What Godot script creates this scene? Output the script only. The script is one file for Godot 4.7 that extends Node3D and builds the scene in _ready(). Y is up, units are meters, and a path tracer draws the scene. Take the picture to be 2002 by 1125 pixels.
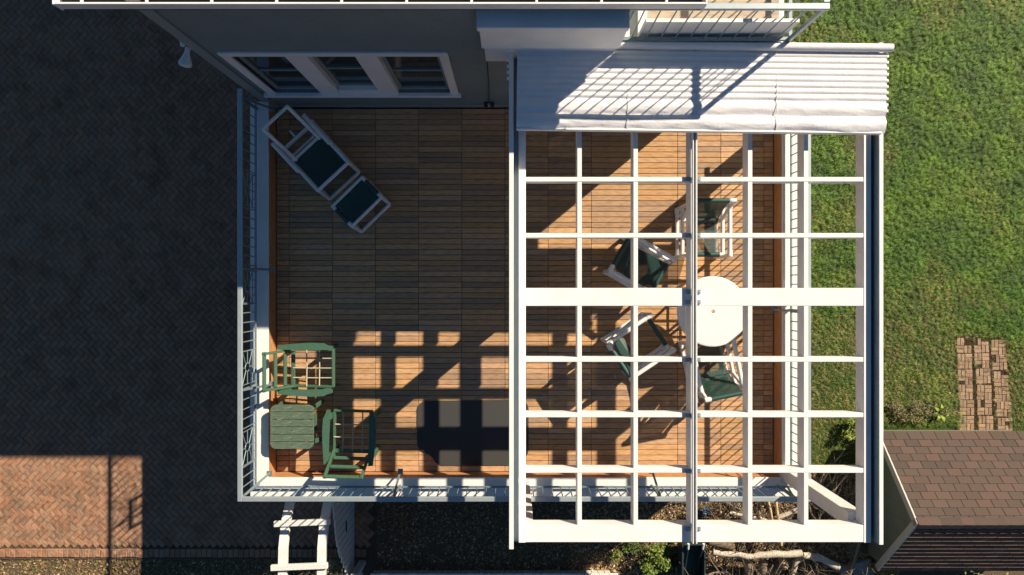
extends Node3D

const GROUND := -2.335
const TAN := Color(0.525, 0.308, 0.155)
var rng := RandomNumberGenerator.new()
var M := {}
var mesh_cache := {}
var names := {}

# ------------------------------------------------------------------ helpers
func lin(c: Color) -> Color:
	return c.linear_to_srgb()

func noise_img(size: int, freq: float, sd: int, octaves := 4, kind := FastNoiseLite.TYPE_SIMPLEX_SMOOTH) -> Image:
	var n := FastNoiseLite.new()
	n.seed = sd
	n.noise_type = kind
	n.frequency = freq
	n.fractal_octaves = octaves
	return n.get_seamless_image(size, size)

func ramp_tex(im: Image, stops: Array) -> ImageTexture:
	# stops: [[t, linear Color], ...]
	var lut := []
	for i in 256:
		var t := i / 255.0
		var c: Color = stops[0][1]
		for k in range(stops.size() - 1):
			var a: float = stops[k][0]
			var b: float = stops[k + 1][0]
			if t >= a:
				var f := clampf((t - a) / maxf(b - a, 1e-5), 0, 1)
				c = (stops[k][1] as Color).lerp(stops[k + 1][1], f)
		lut.append(c.linear_to_srgb())
	var src := im.duplicate() as Image
	src.convert(Image.FORMAT_L8)
	var data := src.get_data()
	var o := PackedByteArray()
	o.resize(data.size() * 3)
	for i in data.size():
		var c: Color = lut[data[i]]
		o[i * 3] = int(clampf(c.r, 0, 1) * 255)
		o[i * 3 + 1] = int(clampf(c.g, 0, 1) * 255)
		o[i * 3 + 2] = int(clampf(c.b, 0, 1) * 255)
	return ImageTexture.create_from_image(Image.create_from_data(im.get_width(), im.get_height(), false, Image.FORMAT_RGB8, o))

func normal_tex(im: Image, k: float) -> ImageTexture:
	var b := im.duplicate() as Image
	b.convert(Image.FORMAT_RGBA8)
	b.bump_map_to_normal_map(k)
	return ImageTexture.create_from_image(b)

func gray(a: float) -> Color:
	return Color(a, a, a)

func mat(c: Color, rough := 0.7, tex = null, sc := Vector3.ONE, nrm = null, metal := 0.0, world := true, nscale := 0.5) -> StandardMaterial3D:
	var m := StandardMaterial3D.new()
	m.albedo_color = lin(c)
	m.roughness = rough
	m.metallic = metal
	if tex != null:
		m.albedo_texture = tex
	if nrm != null:
		m.normal_enabled = true
		m.normal_texture = nrm
		m.normal_scale = nscale
	if tex != null or nrm != null:
		m.uv1_triplanar = true
		m.uv1_world_triplanar = world
		m.uv1_scale = sc
	return m

func new_st() -> SurfaceTool:
	var st := SurfaceTool.new()
	st.begin(Mesh.PRIMITIVE_TRIANGLES)
	return st

func tri(st: SurfaceTool, a: Vector3, b: Vector3, c: Vector3, n: Vector3) -> void:
	if (c - a).cross(b - a).dot(n) < 0:
		var t := b
		b = c
		c = t
	st.set_normal(n)
	st.add_vertex(a)
	st.set_normal(n)
	st.add_vertex(b)
	st.set_normal(n)
	st.add_vertex(c)

func quad(st: SurfaceTool, a: Vector3, b: Vector3, c: Vector3, d: Vector3, hint: Vector3) -> void:
	var n := (c - a).cross(b - a)
	if n.length() < 1e-12:
		n = (d - a).cross(c - a)
	n = n.normalized()
	if n.dot(hint) < 0:
		n = -n
	tri(st, a, b, c, n)
	tri(st, a, c, d, n)

func st_box(st: SurfaceTool, s: Vector3, xf := Transform3D.IDENTITY, bev := 0.0) -> void:
	var h := s * 0.5
	bev = minf(bev, minf(h.x, minf(h.y, h.z)) * 0.8)
	var axes := [Vector3.RIGHT, Vector3.UP, Vector3.BACK]
	for ax in 3:
		for sg in [-1.0, 1.0]:
			var n: Vector3 = axes[ax] * sg
			var u: Vector3 = axes[(ax + 1) % 3]
			var v: Vector3 = axes[(ax + 2) % 3]
			var hu: float = h[(ax + 1) % 3] - bev
			var hv: float = h[(ax + 2) % 3] - bev
			var c: Vector3 = n * h[ax]
			quad(st, xf * (c - u * hu - v * hv), xf * (c + u * hu - v * hv), xf * (c + u * hu + v * hv), xf * (c - u * hu + v * hv), xf.basis * n)
	if bev <= 0.0:
		return
	for ax in 3:
		var a1 := (ax + 1) % 3
		var a2 := (ax + 2) % 3
		for s1 in [-1.0, 1.0]:
			for s2 in [-1.0, 1.0]:
				var p := Vector3.ZERO
				p[a1] = s1 * h[a1]
				p[a2] = s2 * (h[a2] - bev)
				var q := Vector3.ZERO
				q[a1] = s1 * (h[a1] - bev)
				q[a2] = s2 * h[a2]
				var e := Vector3.ZERO
				e[ax] = h[ax] - bev
				var n := Vector3.ZERO
				n[a1] = s1
				n[a2] = s2
				quad(st, xf * (p - e), xf * (p + e), xf * (q + e), xf * (q - e), xf.basis * n)
	for sx in [-1.0, 1.0]:
		for sy in [-1.0, 1.0]:
			for sz in [-1.0, 1.0]:
				var n2 := Vector3(sx, sy, sz)
				var a := Vector3(sx * h.x, sy * (h.y - bev), sz * (h.z - bev))
				var b := Vector3(sx * (h.x - bev), sy * h.y, sz * (h.z - bev))
				var c2 := Vector3(sx * (h.x - bev), sy * (h.y - bev), sz * h.z)
				tri(st, xf * a, xf * b, xf * c2, (xf.basis * n2).normalized())

func box_mesh(s: Vector3, bev := 0.0) -> Mesh:
	var key := str(s.snapped(Vector3.ONE * 0.0001)) + "_" + str(bev)
	if mesh_cache.has(key):
		return mesh_cache[key]
	var st := new_st()
	st_box(st, s, Transform3D.IDENTITY, bev)
	mesh_cache[key] = st.commit()
	return mesh_cache[key]

func put(parent: Node, called: String, mesh: Mesh, m: Material, xf := Transform3D.IDENTITY) -> MeshInstance3D:
	var o := MeshInstance3D.new()
	o.name = called
	o.mesh = mesh
	o.material_override = m
	o.transform = xf
	parent.add_child(o, true)
	return o

func bx(parent: Node, called: String, c: Vector3, s: Vector3, m: Material, bev := 0.004, rot := Vector3.ZERO) -> MeshInstance3D:
	return put(parent, called, box_mesh(s, bev), m, Transform3D(Basis.from_euler(rot), c))

# a box spanned by two corners
func span(parent: Node, called: String, a: Vector3, b: Vector3, m: Material, bev := 0.004) -> MeshInstance3D:
	return bx(parent, called, (a + b) * 0.5, (b - a).abs(), m, bev)

# a bar of rectangular section from a to b
func bar(parent: Node, called: String, a: Vector3, b: Vector3, w: float, t: float, m: Material, bev := 0.003, up := Vector3.UP) -> MeshInstance3D:
	var d := b - a
	var f := d.normalized()
	if absf(f.dot(up)) > 0.98:
		up = Vector3.RIGHT
	var side := up.cross(f).normalized()
	var u := f.cross(side).normalized()
	return put(parent, called, box_mesh(Vector3(w, t, snappedf(d.length(), 0.0001)), bev), m, Transform3D(Basis(side, u, f), (a + b) * 0.5))

func st_tube(st: SurfaceTool, pts: Array, rad, sides := 8) -> void:
	var n := pts.size()
	var up := Vector3.UP
	var prev := []
	var prevn := []
	for i in n:
		var t: Vector3
		if i == 0:
			t = (pts[1] - pts[0])
		elif i == n - 1:
			t = (pts[n - 1] - pts[n - 2])
		else:
			t = ((pts[i + 1] as Vector3) - pts[i]).normalized() + ((pts[i] as Vector3) - pts[i - 1]).normalized()
		t = t.normalized()
		if i == 0:
			up = Vector3.UP if absf(t.y) < 0.9 else Vector3.RIGHT
		var s := up.cross(t).normalized()
		up = t.cross(s).normalized()
		var r: float = rad[i] if rad is Array else rad
		var ring := []
		var rn := []
		for k in sides:
			var a := TAU * k / sides
			var d := s * cos(a) + up * sin(a)
			ring.append((pts[i] as Vector3) + d * r)
			rn.append(d)
		if i > 0:
			for k in sides:
				var k2 := (k + 1) % sides
				_qs(st, prev[k], prevn[k], prev[k2], prevn[k2], ring[k2], rn[k2], ring[k], rn[k])
		if i == 0 or i == n - 1:
			for k in range(1, sides - 1):
				tri(st, ring[0], ring[k], ring[k + 1], -t if i == 0 else t)
		prev = ring
		prevn = rn

func _ts(st: SurfaceTool, a: Vector3, na: Vector3, b: Vector3, nb: Vector3, c: Vector3, nc: Vector3) -> void:
	if (c - a).cross(b - a).dot(na + nb + nc) < 0:
		var t := b
		b = c
		c = t
		var tn := nb
		nb = nc
		nc = tn
	st.set_normal(na)
	st.add_vertex(a)
	st.set_normal(nb)
	st.add_vertex(b)
	st.set_normal(nc)
	st.add_vertex(c)

func _qs(st: SurfaceTool, a, na, b, nb, c, nc, d, nd) -> void:
	_ts(st, a, na, b, nb, c, nc)
	_ts(st, a, na, c, nc, d, nd)

func tube(parent: Node, called: String, pts: Array, rad, m: Material, sides := 10) -> MeshInstance3D:
	var st := new_st()
	st_tube(st, pts, rad, sides)
	return put(parent, called, st.commit(), m)

func prism_mesh(poly: Array, y0: float, y1: float, bev := 0.0) -> Mesh:
	# poly: array of Vector2 (x, z), any winding; optional chamfer along the top
	var st := new_st()
	var pv := PackedVector2Array(poly)
	var c := Vector2.ZERO
	for p in pv:
		c += p
	c /= pv.size()
	var top := pv
	if bev > 0:
		var off := Geometry2D.offset_polygon(pv, -bev)
		if off.size() == 1 and off[0].size() == pv.size():
			# match the start
			var best := 0
			for i in pv.size():
				if off[0][i].distance_to(pv[0]) < off[0][best].distance_to(pv[0]):
					best = i
			var same := Geometry2D.is_polygon_clockwise(off[0]) == Geometry2D.is_polygon_clockwise(pv)
			top = PackedVector2Array()
			for i in pv.size():
				top.append(off[0][posmod(best + (i if same else -i), pv.size())])
		else:
			bev = 0.0
	var idx := Geometry2D.triangulate_polygon(top)
	for i in range(0, idx.size(), 3):
		tri(st, Vector3(top[idx[i]].x, y1, top[idx[i]].y), Vector3(top[idx[i + 1]].x, y1, top[idx[i + 1]].y), Vector3(top[idx[i + 2]].x, y1, top[idx[i + 2]].y), Vector3.UP)
	idx = Geometry2D.triangulate_polygon(pv)
	for i in range(0, idx.size(), 3):
		tri(st, Vector3(pv[idx[i]].x, y0, pv[idx[i]].y), Vector3(pv[idx[i + 1]].x, y0, pv[idx[i + 1]].y), Vector3(pv[idx[i + 2]].x, y0, pv[idx[i + 2]].y), Vector3.DOWN)
	var cw := 1.0 if Geometry2D.is_polygon_clockwise(pv) else -1.0
	for i in pv.size():
		var a := pv[i]
		var b := pv[(i + 1) % pv.size()]
		var e := (b - a)
		var nn := Vector3(-e.y, 0, e.x) * cw
		quad(st, Vector3(a.x, y0, a.y), Vector3(b.x, y0, b.y), Vector3(b.x, y1 - bev, b.y), Vector3(a.x, y1 - bev, a.y), nn)
		if bev > 0:
			var ta := top[i]
			var tb := top[(i + 1) % pv.size()]
			quad(st, Vector3(a.x, y1 - bev, a.y), Vector3(b.x, y1 - bev, b.y), Vector3(tb.x, y1, tb.y), Vector3(ta.x, y1, ta.y), nn.normalized() + Vector3.UP)
	return st.commit()

func lathe_mesh(prof: Array, sides := 24) -> Mesh:
	# prof: Vector2 (r, y)
	var st := new_st()
	for i in range(prof.size() - 1):
		var a: Vector2 = prof[i]
		var b: Vector2 = prof[i + 1]
		var d := (b - a).normalized()
		var nr := d.y
		var ny := -d.x
		for k in sides:
			var t0 := TAU * k / sides
			var t1 := TAU * (k + 1) / sides
			var d0 := Vector3(cos(t0), 0, sin(t0))
			var d1 := Vector3(cos(t1), 0, sin(t1))
			var n0 := d0 * nr + Vector3.UP * ny
			var n1 := d1 * nr + Vector3.UP * ny
			if a.x > 1e-5:
				_ts(st, d0 * a.x + Vector3.UP * a.y, n0, d1 * a.x + Vector3.UP * a.y, n1, d1 * b.x + Vector3.UP * b.y, n1)
			if b.x > 1e-5:
				_ts(st, d0 * a.x + Vector3.UP * a.y, n0, d1 * b.x + Vector3.UP * b.y, n1, d0 * b.x + Vector3.UP * b.y, n0)
	return st.commit()

func numbered(called: String) -> String:
	if not names.has(called):
		names[called] = 0
		return called
	names[called] += 1
	return "%s_%03d" % [called, names[called]]

func tag(o: Node, label: String, category: String, group := "") -> void:
	o.set_meta("label", label)
	o.set_meta("category", category)
	if group != "":
		o.set_meta("group", group)

func thing(called: String, label: String, category: String, at := Vector3.ZERO, turn := 0.0, group := "") -> Node3D:
	var o := Node3D.new()
	o.name = numbered(called)
	add_child(o)
	o.position = at
	o.rotation.y = turn
	tag(o, label, category, group)
	return o

func structure(called: String) -> Node3D:
	var o := Node3D.new()
	o.name = called
	add_child(o)
	o.set_meta("kind", "structure")
	return o

func copy(src: Node3D, label: String, at: Vector3, turn: float) -> Node3D:
	var base_name := String(src.name)
	var c := src.duplicate() as Node3D
	c.name = numbered(base_name)
	add_child(c)
	c.position = at
	c.rotation.y = turn
	c.set_meta("label", label)
	return c

func rf(a: float, b: float) -> float:
	return rng.randf_range(a, b)

# ------------------------------------------------------------------ start
func _ready() -> void:
	rng.seed = 71
	camera_and_light()
	materials()
	ground_and_lawn()
	driveway()
	terrace()
	house()
	railing()
	pergola()
	awning()
	furniture()
	garden()

func camera_and_light() -> void:
	var cam := Camera3D.new()
	cam.name = "camera"
	cam.position = Vector3(0, 9.5, 0)
	cam.rotation_degrees = Vector3(-90, 0, 0)
	cam.fov = 45.7
	cam.near = 0.05
	cam.far = 400
	add_child(cam)
	cam.current = true
	var sky_m := ProceduralSkyMaterial.new()
	sky_m.sky_top_color = Color(0.28, 0.43, 0.60)
	sky_m.sky_horizon_color = Color(0.50, 0.60, 0.72)
	sky_m.sky_curve = 0.12
	sky_m.ground_bottom_color = Color(0.16, 0.15, 0.12)
	sky_m.ground_horizon_color = Color(0.36, 0.38, 0.36)
	var sky := Sky.new()
	sky.sky_material = sky_m
	var env := Environment.new()
	env.background_mode = Environment.BG_SKY
	env.sky = sky
	env.background_energy_multiplier = 0.38
	env.tonemap_mode = Environment.TONE_MAPPER_LINEAR
	env.tonemap_exposure = 1.64
	env.sdfgi_enabled = true
	env.ssao_enabled = true
	env.ssil_enabled = true
	var we := WorldEnvironment.new()
	we.name = "world_environment"
	we.environment = env
	add_child(we)
	var sun := DirectionalLight3D.new()
	sun.name = "sun"
	sun.light_energy = 1.6
	sun.light_color = Color(1.0, 0.935, 0.835)
	sun.light_angular_distance = 0.5
	sun.shadow_enabled = true
	add_child(sun)
	sun.look_at_from_position(Vector3(2.53, 2.31, -2.09) * 10.0, Vector3.ZERO)

func materials() -> void:
	var n_grain := noise_img(512, 0.02, 3, 5)
	var n_fine := noise_img(512, 0.06, 9, 4)
	var n_soft := noise_img(512, 0.008, 21, 4)
	var n_cell := noise_img(256, 0.05, 5, 2, FastNoiseLite.TYPE_CELLULAR)
	M.n_fine = n_fine
	var t_var := ramp_tex(n_soft, [[0.0, gray(0.89)], [1.0, gray(1.0)]])
	var t_mottle := ramp_tex(n_fine, [[0.0, gray(0.70)], [0.5, gray(0.92)], [1.0, gray(1.0)]])
	var t_grain := ramp_tex(n_grain, [[0.0, gray(0.58)], [0.35, gray(0.84)], [0.6, gray(0.97)], [1.0, gray(1.0)]])
	var n_stain := noise_img(512, 0.011, 77, 6)
	var t_stain := ramp_tex(n_stain, [[0.0, Color(0.55, 0.56, 0.57)], [0.28, Color(0.80, 0.81, 0.80)], [0.5, gray(0.94)], [1.0, gray(1.0)]])
	var b_fine := normal_tex(n_fine, 6.0)
	var b_grain := normal_tex(n_grain, 5.0)
	M.t_var = t_var
	M.t_mottle = t_mottle
	M.b_fine = b_fine
	# deck wood in several tones; the grain runs along x
	M.deck = []
	M.deck_tone = []
	for k in 10:
		var f: float = [1.0, 0.84, 1.12, 0.70, 0.95, 1.05, 0.9, 1.16, 0.76, 1.0][k]
		var w: float = [0.0, 0.03, -0.02, 0.05, 0.0, 0.03, -0.01, 0.0, 0.02, -0.03][k]
		var c := Color(TAN.r * f, (TAN.g + w * 0.5) * f, (TAN.b + w) * f)
		M.deck_tone.append(c)
		M.deck.append(mat(c, 0.62, t_grain, Vector3(0.55, 3.3, 3.3), b_grain, 0.0, true, 0.35))
	M.deck_mix = mat(Color.WHITE, 0.62, t_grain, Vector3(0.55, 3.3, 3.3), b_grain, 0.0, true, 0.35)
	M.deck_mix.vertex_color_use_as_albedo = true
	M.lining = mat(Color(0.52, 0.24, 0.10), 0.6, t_grain, Vector3(0.6, 3.0, 0.6), b_grain, 0.0, true, 0.3)
	M.joist = mat(Color(0.05, 0.04, 0.035), 0.9)
	# whites and walls
	M.white = mat(Color(0.80, 0.79, 0.78), 0.5, t_var, Vector3.ONE * 0.6)
	M.white_old = mat(Color(0.78, 0.76, 0.72), 0.65, ramp_tex(n_fine, [[0.0, Color(0.45, 0.40, 0.33)], [0.25, gray(0.86)], [1.0, gray(1.0)]]), Vector3.ONE * 1.3, b_fine, 0.0, true, 0.3)
	M.pvc = mat(Color(0.80, 0.79, 0.77), 0.32, t_var, Vector3.ONE * 2.0)
	M.cap = mat(Color(0.78, 0.77, 0.75), 0.6, t_var, Vector3.ONE * 0.8)
	M.stucco = mat(Color(0.19, 0.235, 0.24), 0.9, t_var, Vector3.ONE * 0.5, b_fine, 0.0, true, 0.5)
	M.trim = mat(Color(0.25, 0.29, 0.295), 0.7, t_var, Vector3.ONE * 0.6)
	M.metal = mat(Color(0.40, 0.47, 0.50), 0.42, t_var, Vector3.ONE * 2.0, null, 0.35)
	M.steel = mat(Color(0.24, 0.31, 0.34), 0.42, t_var, Vector3.ONE * 2.0, null, 0.45)
	M.dark_metal = mat(Color(0.05, 0.06, 0.07), 0.45, null, Vector3.ONE, null, 0.5)
	M.glass = mat(Color(0.03, 0.05, 0.06), 0.04)
	M.glass.transparency = BaseMaterial3D.TRANSPARENCY_ALPHA
	M.glass.albedo_color.a = 0.55
	M.interior = mat(Color(0.07, 0.065, 0.06), 0.9)
	M.awning = mat(Color(0.80, 0.79, 0.80), 0.85, t_var, Vector3.ONE * 0.9, b_fine, 0.0, true, 0.12)
	M.seam = mat(Color(0.74, 0.73, 0.74), 0.8)
	# furniture
	M.green = mat(Color(0.060, 0.143, 0.090), 0.5, t_mottle, Vector3(1.2, 2.0, 1.2), b_grain, 0.0, false, 0.25)
	M.green_top = mat(Color.WHITE, 0.72, ramp_tex(n_grain, [[0.0, Color(0.065, 0.105, 0.072)], [0.5, Color(0.085, 0.13, 0.09)], [0.74, Color(0.11, 0.15, 0.105)], [0.9, Color(0.22, 0.23, 0.17)]]), Vector3(0.7, 5.0, 5.0), b_grain, 0.0, true, 0.4)
	M.strap = mat(Color(0.48, 0.42, 0.30), 0.8)
	M.sling = mat(Color(0.014, 0.055, 0.048), 0.5, null, Vector3.ONE * 6.0, b_fine, 0.0, false, 0.2)
	M.sling.transparency = BaseMaterial3D.TRANSPARENCY_ALPHA
	M.sling.albedo_color.a = 0.76
	M.sling_thin = M.sling.duplicate()
	M.sling_thin.albedo_color.a = 0.45
	M.hem = mat(Color(0.018, 0.065, 0.057), 0.5)
	M.mat = mat(Color(0.046, 0.046, 0.045), 0.75, t_mottle, Vector3.ONE * 3.0, b_fine, 0.0, true, 0.25)
	# ground
	M.brick = []
	M.brick_tone = []
	for k in 8:
		var f2: float = [1.0, 0.88, 1.12, 0.94, 1.05, 0.8, 1.0, 0.92][k]
		var g2: float = [0.0, 0.01, 0.0, 0.02, -0.012, 0.01, 0.015, -0.008][k]
		var c2 := Color(0.34 * f2, (0.185 + g2) * f2, (0.112 + g2) * f2)
		M.brick_tone.append(c2)
		M.brick.append(mat(c2, 0.9, t_stain, Vector3.ONE * 0.27, b_fine, 0.0, true, 0.5))
	M.brick_mix = mat(Color.WHITE, 0.9, t_stain, Vector3.ONE * 0.27, b_fine, 0.0, true, 0.5)
	M.brick_mix.vertex_color_use_as_albedo = true
	M.path_brick = []
	for k in 6:
		var f4: float = [1.0, 0.86, 1.12, 0.94, 1.05, 0.78][k]
		M.path_brick.append(mat(Color(0.37 * f4, 0.25 * f4, 0.165 * f4), 0.95, t_stain, Vector3.ONE * 1.1, b_fine, 0.0, true, 0.7))
	M.joint = mat(Color.WHITE, 1.0, ramp_tex(n_fine, [[0.0, Color(0.05, 0.035, 0.022)], [1.0, Color(0.13, 0.095, 0.06)]]), Vector3.ONE * 2.0)
	M.soil = mat(Color.WHITE, 1.0, ramp_tex(n_fine, [[0.0, Color(0.04, 0.029, 0.018)], [0.5, Color(0.12, 0.085, 0.05)], [1.0, Color(0.24, 0.17, 0.10)]]), Vector3.ONE * 1.2, b_fine, 0.0, true, 1.0)
	M.lawn = mat(Color.WHITE, 1.0, ramp_tex(n_fine, [[0.0, Color(0.018, 0.045, 0.004)], [0.5, Color(0.045, 0.085, 0.008)], [1.0, Color(0.10, 0.115, 0.025)]]), Vector3.ONE * 0.9, b_fine, 0.0, true, 1.0)
	M.leafy = mat(Color.WHITE, 0.65)
	M.leafy.vertex_color_use_as_albedo = true
	M.leafy.backlight_enabled = true
	M.leafy.backlight = Color(0.12, 0.14, 0.04)
	M.chips = mat(Color.WHITE, 0.9)
	M.chips.vertex_color_use_as_albedo = true
	M.shingle = []
	for k in 7:
		var f3: float = [0.92, 0.84, 1.0, 0.9, 0.95, 0.78, 0.88][k]
		var r3: float = [0.0, 0.0, 0.02, -0.01, 0.045, -0.02, 0.01][k]
		M.shingle.append(mat(Color((0.115 + r3 * 0.3) * f3, 0.080 * f3, 0.066 * f3), 0.95, t_mottle, Vector3.ONE * 3.0, b_fine, 0.0, true, 0.9))
	M.shed_wall = mat(Color(0.21, 0.215, 0.16), 0.85, t_var, Vector3.ONE, b_grain, 0.0, true, 0.3)
	M.barge = mat(Color(0.60, 0.57, 0.50), 0.7, t_mottle, Vector3.ONE * 1.5)
	M.birch = mat(Color.WHITE, 0.8, ramp_tex(n_cell, [[0.0, Color(0.08, 0.06, 0.045)], [0.22, Color(0.22, 0.18, 0.13)], [0.34, Color(0.52, 0.46, 0.37)], [1.0, Color(0.66, 0.60, 0.50)]]), Vector3(2.2, 2.2, 4.0), b_fine, 0.0, true, 0.8)
	M.bark = mat(Color.WHITE, 0.95, ramp_tex(n_fine, [[0.0, Color(0.08, 0.06, 0.04)], [0.5, Color(0.22, 0.17, 0.12)], [1.0, Color(0.42, 0.34, 0.24)]]), Vector3.ONE * 3.0, b_fine, 0.0, true, 1.0)
	M.twig = mat(Color(0.28, 0.23, 0.14), 0.9, t_mottle, Vector3.ONE * 4.0)
	M.stake = mat(Color(0.60, 0.44, 0.22), 0.7, t_grain, Vector3(3, 3, 0.6))
	M.cut_wood = mat(Color(0.46, 0.33, 0.19), 0.9, t_grain, Vector3.ONE * 3.0)
	M.tile = mat(Color(0.47, 0.38, 0.29), 0.7, t_grain, Vector3(0.5, 1.0, 2.4))
	M.roof = mat(Color(0.10, 0.09, 0.085), 0.9, t_mottle, Vector3.ONE * 2.0)
	M.straw = mat(Color(0.50, 0.40, 0.26), 0.9)
	M.hard_black = mat(Color(0.02, 0.02, 0.02), 0.5)
	M.blue = mat(Color(0.10, 0.22, 0.36), 0.4)
	M.drum = mat(Color(0.02, 0.035, 0.035), 0.5)

# ------------------------------------------------------------------ ground
func blade_mesh(n: int, hgt: float, spread: float, w: float) -> Mesh:
	var st := new_st()
	for i in n:
		var a := rf(0, TAU)
		var d := Vector3(cos(a), 0, sin(a))
		var s := Vector3(-d.z, 0, d.x) * w
		var b := d * rf(0, spread * 0.5)
		var h := hgt * rf(0.6, 1.1)
		var mid := b + d * spread * 0.4 + Vector3.UP * h * 0.7
		var tip := b + d * spread * rf(0.7, 1.2) + Vector3.UP * h * rf(0.6, 1.0)
		var nn := (Vector3.UP + d * 0.4).normalized()
		tri(st, b - s, b + s, mid + s * 0.8, nn)
		tri(st, b - s, mid + s * 0.8, mid - s * 0.8, nn)
		tri(st, mid - s * 0.8, mid + s * 0.8, tip, nn)
	return st.commit()

func leaf_mesh(l: float, w: float, curl: float) -> Mesh:
	var st := new_st()
	var c0 := Vector3(-l, 0, 0)
	var c1 := Vector3(0, curl, -w)
	var c2 := Vector3(0, curl, w)
	var c3 := Vector3(l, curl * 0.4, 0)
	tri(st, c0, c1, Vector3.ZERO, Vector3(0, 1, 0.3).normalized())
	tri(st, c0, Vector3.ZERO, c2, Vector3(0, 1, -0.3).normalized())
	tri(st, Vector3.ZERO, c1, c3, Vector3(0, 1, 0.3).normalized())
	tri(st, Vector3.ZERO, c3, c2, Vector3(0, 1, -0.3).normalized())
	return st.commit()

func scatter(called: String, label: String, category: String, mesh: Mesh, m: Material, xs: Array, cs: Array, parent: Node = null) -> void:
	var mm := MultiMesh.new()
	mm.transform_format = MultiMesh.TRANSFORM_3D
	mm.use_colors = true
	mm.mesh = mesh
	mm.instance_count = xs.size()
	for i in xs.size():
		mm.set_instance_transform(i, xs[i])
		mm.set_instance_color(i, cs[i])
	var o := MultiMeshInstance3D.new()
	o.name = called if parent != null else numbered(called)
	o.multimesh = mm
	o.material_override = m
	if parent == null:
		add_child(o)
		tag(o, label, category)
	else:
		parent.add_child(o, true)
	o.set_meta("kind", "stuff")

func in_path(x: float, z: float) -> bool:
	return x > 7.66 + (z - 0.87) * 0.06 and x < 8.52 + (z - 0.87) * 0.06 and z > 0.87 and z < 2.46

func ground_and_lawn() -> void:
	var g := structure("ground")
	bx(g, "earth", Vector3(0, GROUND - 0.15, 0), Vector3(300, 0.2, 300), M.soil, 0.0)
	var lw := structure("lawn")
	bx(lw, "turf", Vector3(10.0, GROUND - 0.04, -4.0), Vector3(12.0, 0.1, 14.4), M.lawn, 0.0)
	# grass blades
	var f := FastNoiseLite.new()
	f.seed = 4
	f.frequency = 0.9
	f.fractal_octaves = 3
	var f2 := FastNoiseLite.new()
	f2.seed = 14
	f2.frequency = 0.35
	var f3 := FastNoiseLite.new()
	f3.seed = 24
	f3.frequency = 1.7
	var sets := [[], [], []]
	var cols := [[], [], []]
	for i in 95000:
		var x := rf(3.95, 10.4)
		var z := rf(-6.6, 3.1)
		var gap := absf(fposmod(x - 7.68 - (z - 0.87) * 0.055, 0.30) - 0.0) < 0.035
		if in_path(x, z) and rng.randf() > (0.55 if gap else 0.05):
			continue
		if z > 2.42 and x > 6.05:
			continue
		var v := f.get_noise_2d(x, z)
		var dry := clampf(0.13 + f2.get_noise_2d(x, z) * 0.85 + v * 0.45 + smoothstep(-0.8, 1.1, z) * 0.62 - smoothstep(6.0, 7.2, x) * 0.34 + smoothstep(0.6, 1.8, z) * 0.22 + smoothstep(6.0, 4.6, x) * 0.12, 0, 1)
		if z > 2.6 and rng.randf() < 0.25:
			continue
		if dry > 0.62 and rng.randf() < 0.25:
			continue
		var green := Color(0.055, 0.16, 0.003).lerp(Color(0.175, 0.32, 0.006), clampf(rng.randf() * 0.8 + v * 0.7, 0, 1))
		var straw := Color(0.22, 0.175, 0.045).lerp(Color(0.55, 0.42, 0.20), rng.randf() * rng.randf())
		var c := green.lerp(straw, clampf((1.0 if rng.randf() < dry * 0.6 else 0.0) * 0.75 + dry * 0.30, 0, 1))
		c = c * (0.38 + 0.54 * rng.randf()) * clampf(1.0 + f3.get_noise_2d(x, z) * 0.5, 0.6, 1.4)
		c.a = 1
		var k := rng.randi() % 3
		var sc := rf(0.45, 0.95) * (1.0 - dry * 0.3)
		sets[k].append(Transform3D(Basis(Vector3.UP, rf(0, TAU)).scaled(Vector3(sc, sc * rf(0.7, 1.2), sc)), Vector3(x, GROUND + 0.008, z)))
		cols[k].append(c)
	var lab := ["short mown green grass of the lawn beside the terrace", "longer darker grass blades mixed through the sunny lawn", "dry pale grass blades strewn through the green lawn"]
	for k in 3:
		scatter("grass", lab[k], "grass", blade_mesh([9, 7, 8][k], [0.045, 0.06, 0.035][k], [0.045, 0.05, 0.06][k], [0.0038, 0.0045, 0.004][k]), M.leafy, sets[k], cols[k])
	# brick stepping strip in the lawn
	var pth := structure("brick_path")
	bx(pth, "path_bed", Vector3(8.14, GROUND - 0.02, 1.66), Vector3(0.96, 0.06, 1.66), M.soil, 0.0)
	var bm := box_mesh(Vector3(0.128, 0.04, 0.062), 0.006)
	for col in 3:
		for row in 6:
			var cx: float = 7.83 + col * 0.30 + row * (0.010 + col * 0.006) + rf(-0.008, 0.008)
			var cz := 1.00 + row * 0.272 + rf(-0.012, 0.012) + (0.03 if col == 2 else 0.0)
			var tilt := rf(-0.03, 0.03)
			for q in 4:
				var qx := (q % 2) * 0.132 - 0.066
				var qz := floorf(q / 2.0) * 0.132 - 0.066
				var vert := (q == 0 or q == 3)
				for s in 2:
					if rng.randf() < (0.3 if row == 0 and q < 2 else 0.05):
						continue
					var off := (s - 0.5) * 0.066
					var p := Vector3(qx + (off if vert else 0.0), rf(-0.004, 0.004), qz + (0.0 if vert else off))
					p = Basis(Vector3.UP, tilt) * p
					put(pth, "brick", bm, M.path_brick[rng.randi() % 6], Transform3D(Basis(Vector3.UP, tilt + (PI / 2 if vert else 0.0)) * Basis(Vector3.RIGHT, rf(-0.02, 0.02)), Vector3(cx, GROUND - 0.004, cz) + p))

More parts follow.
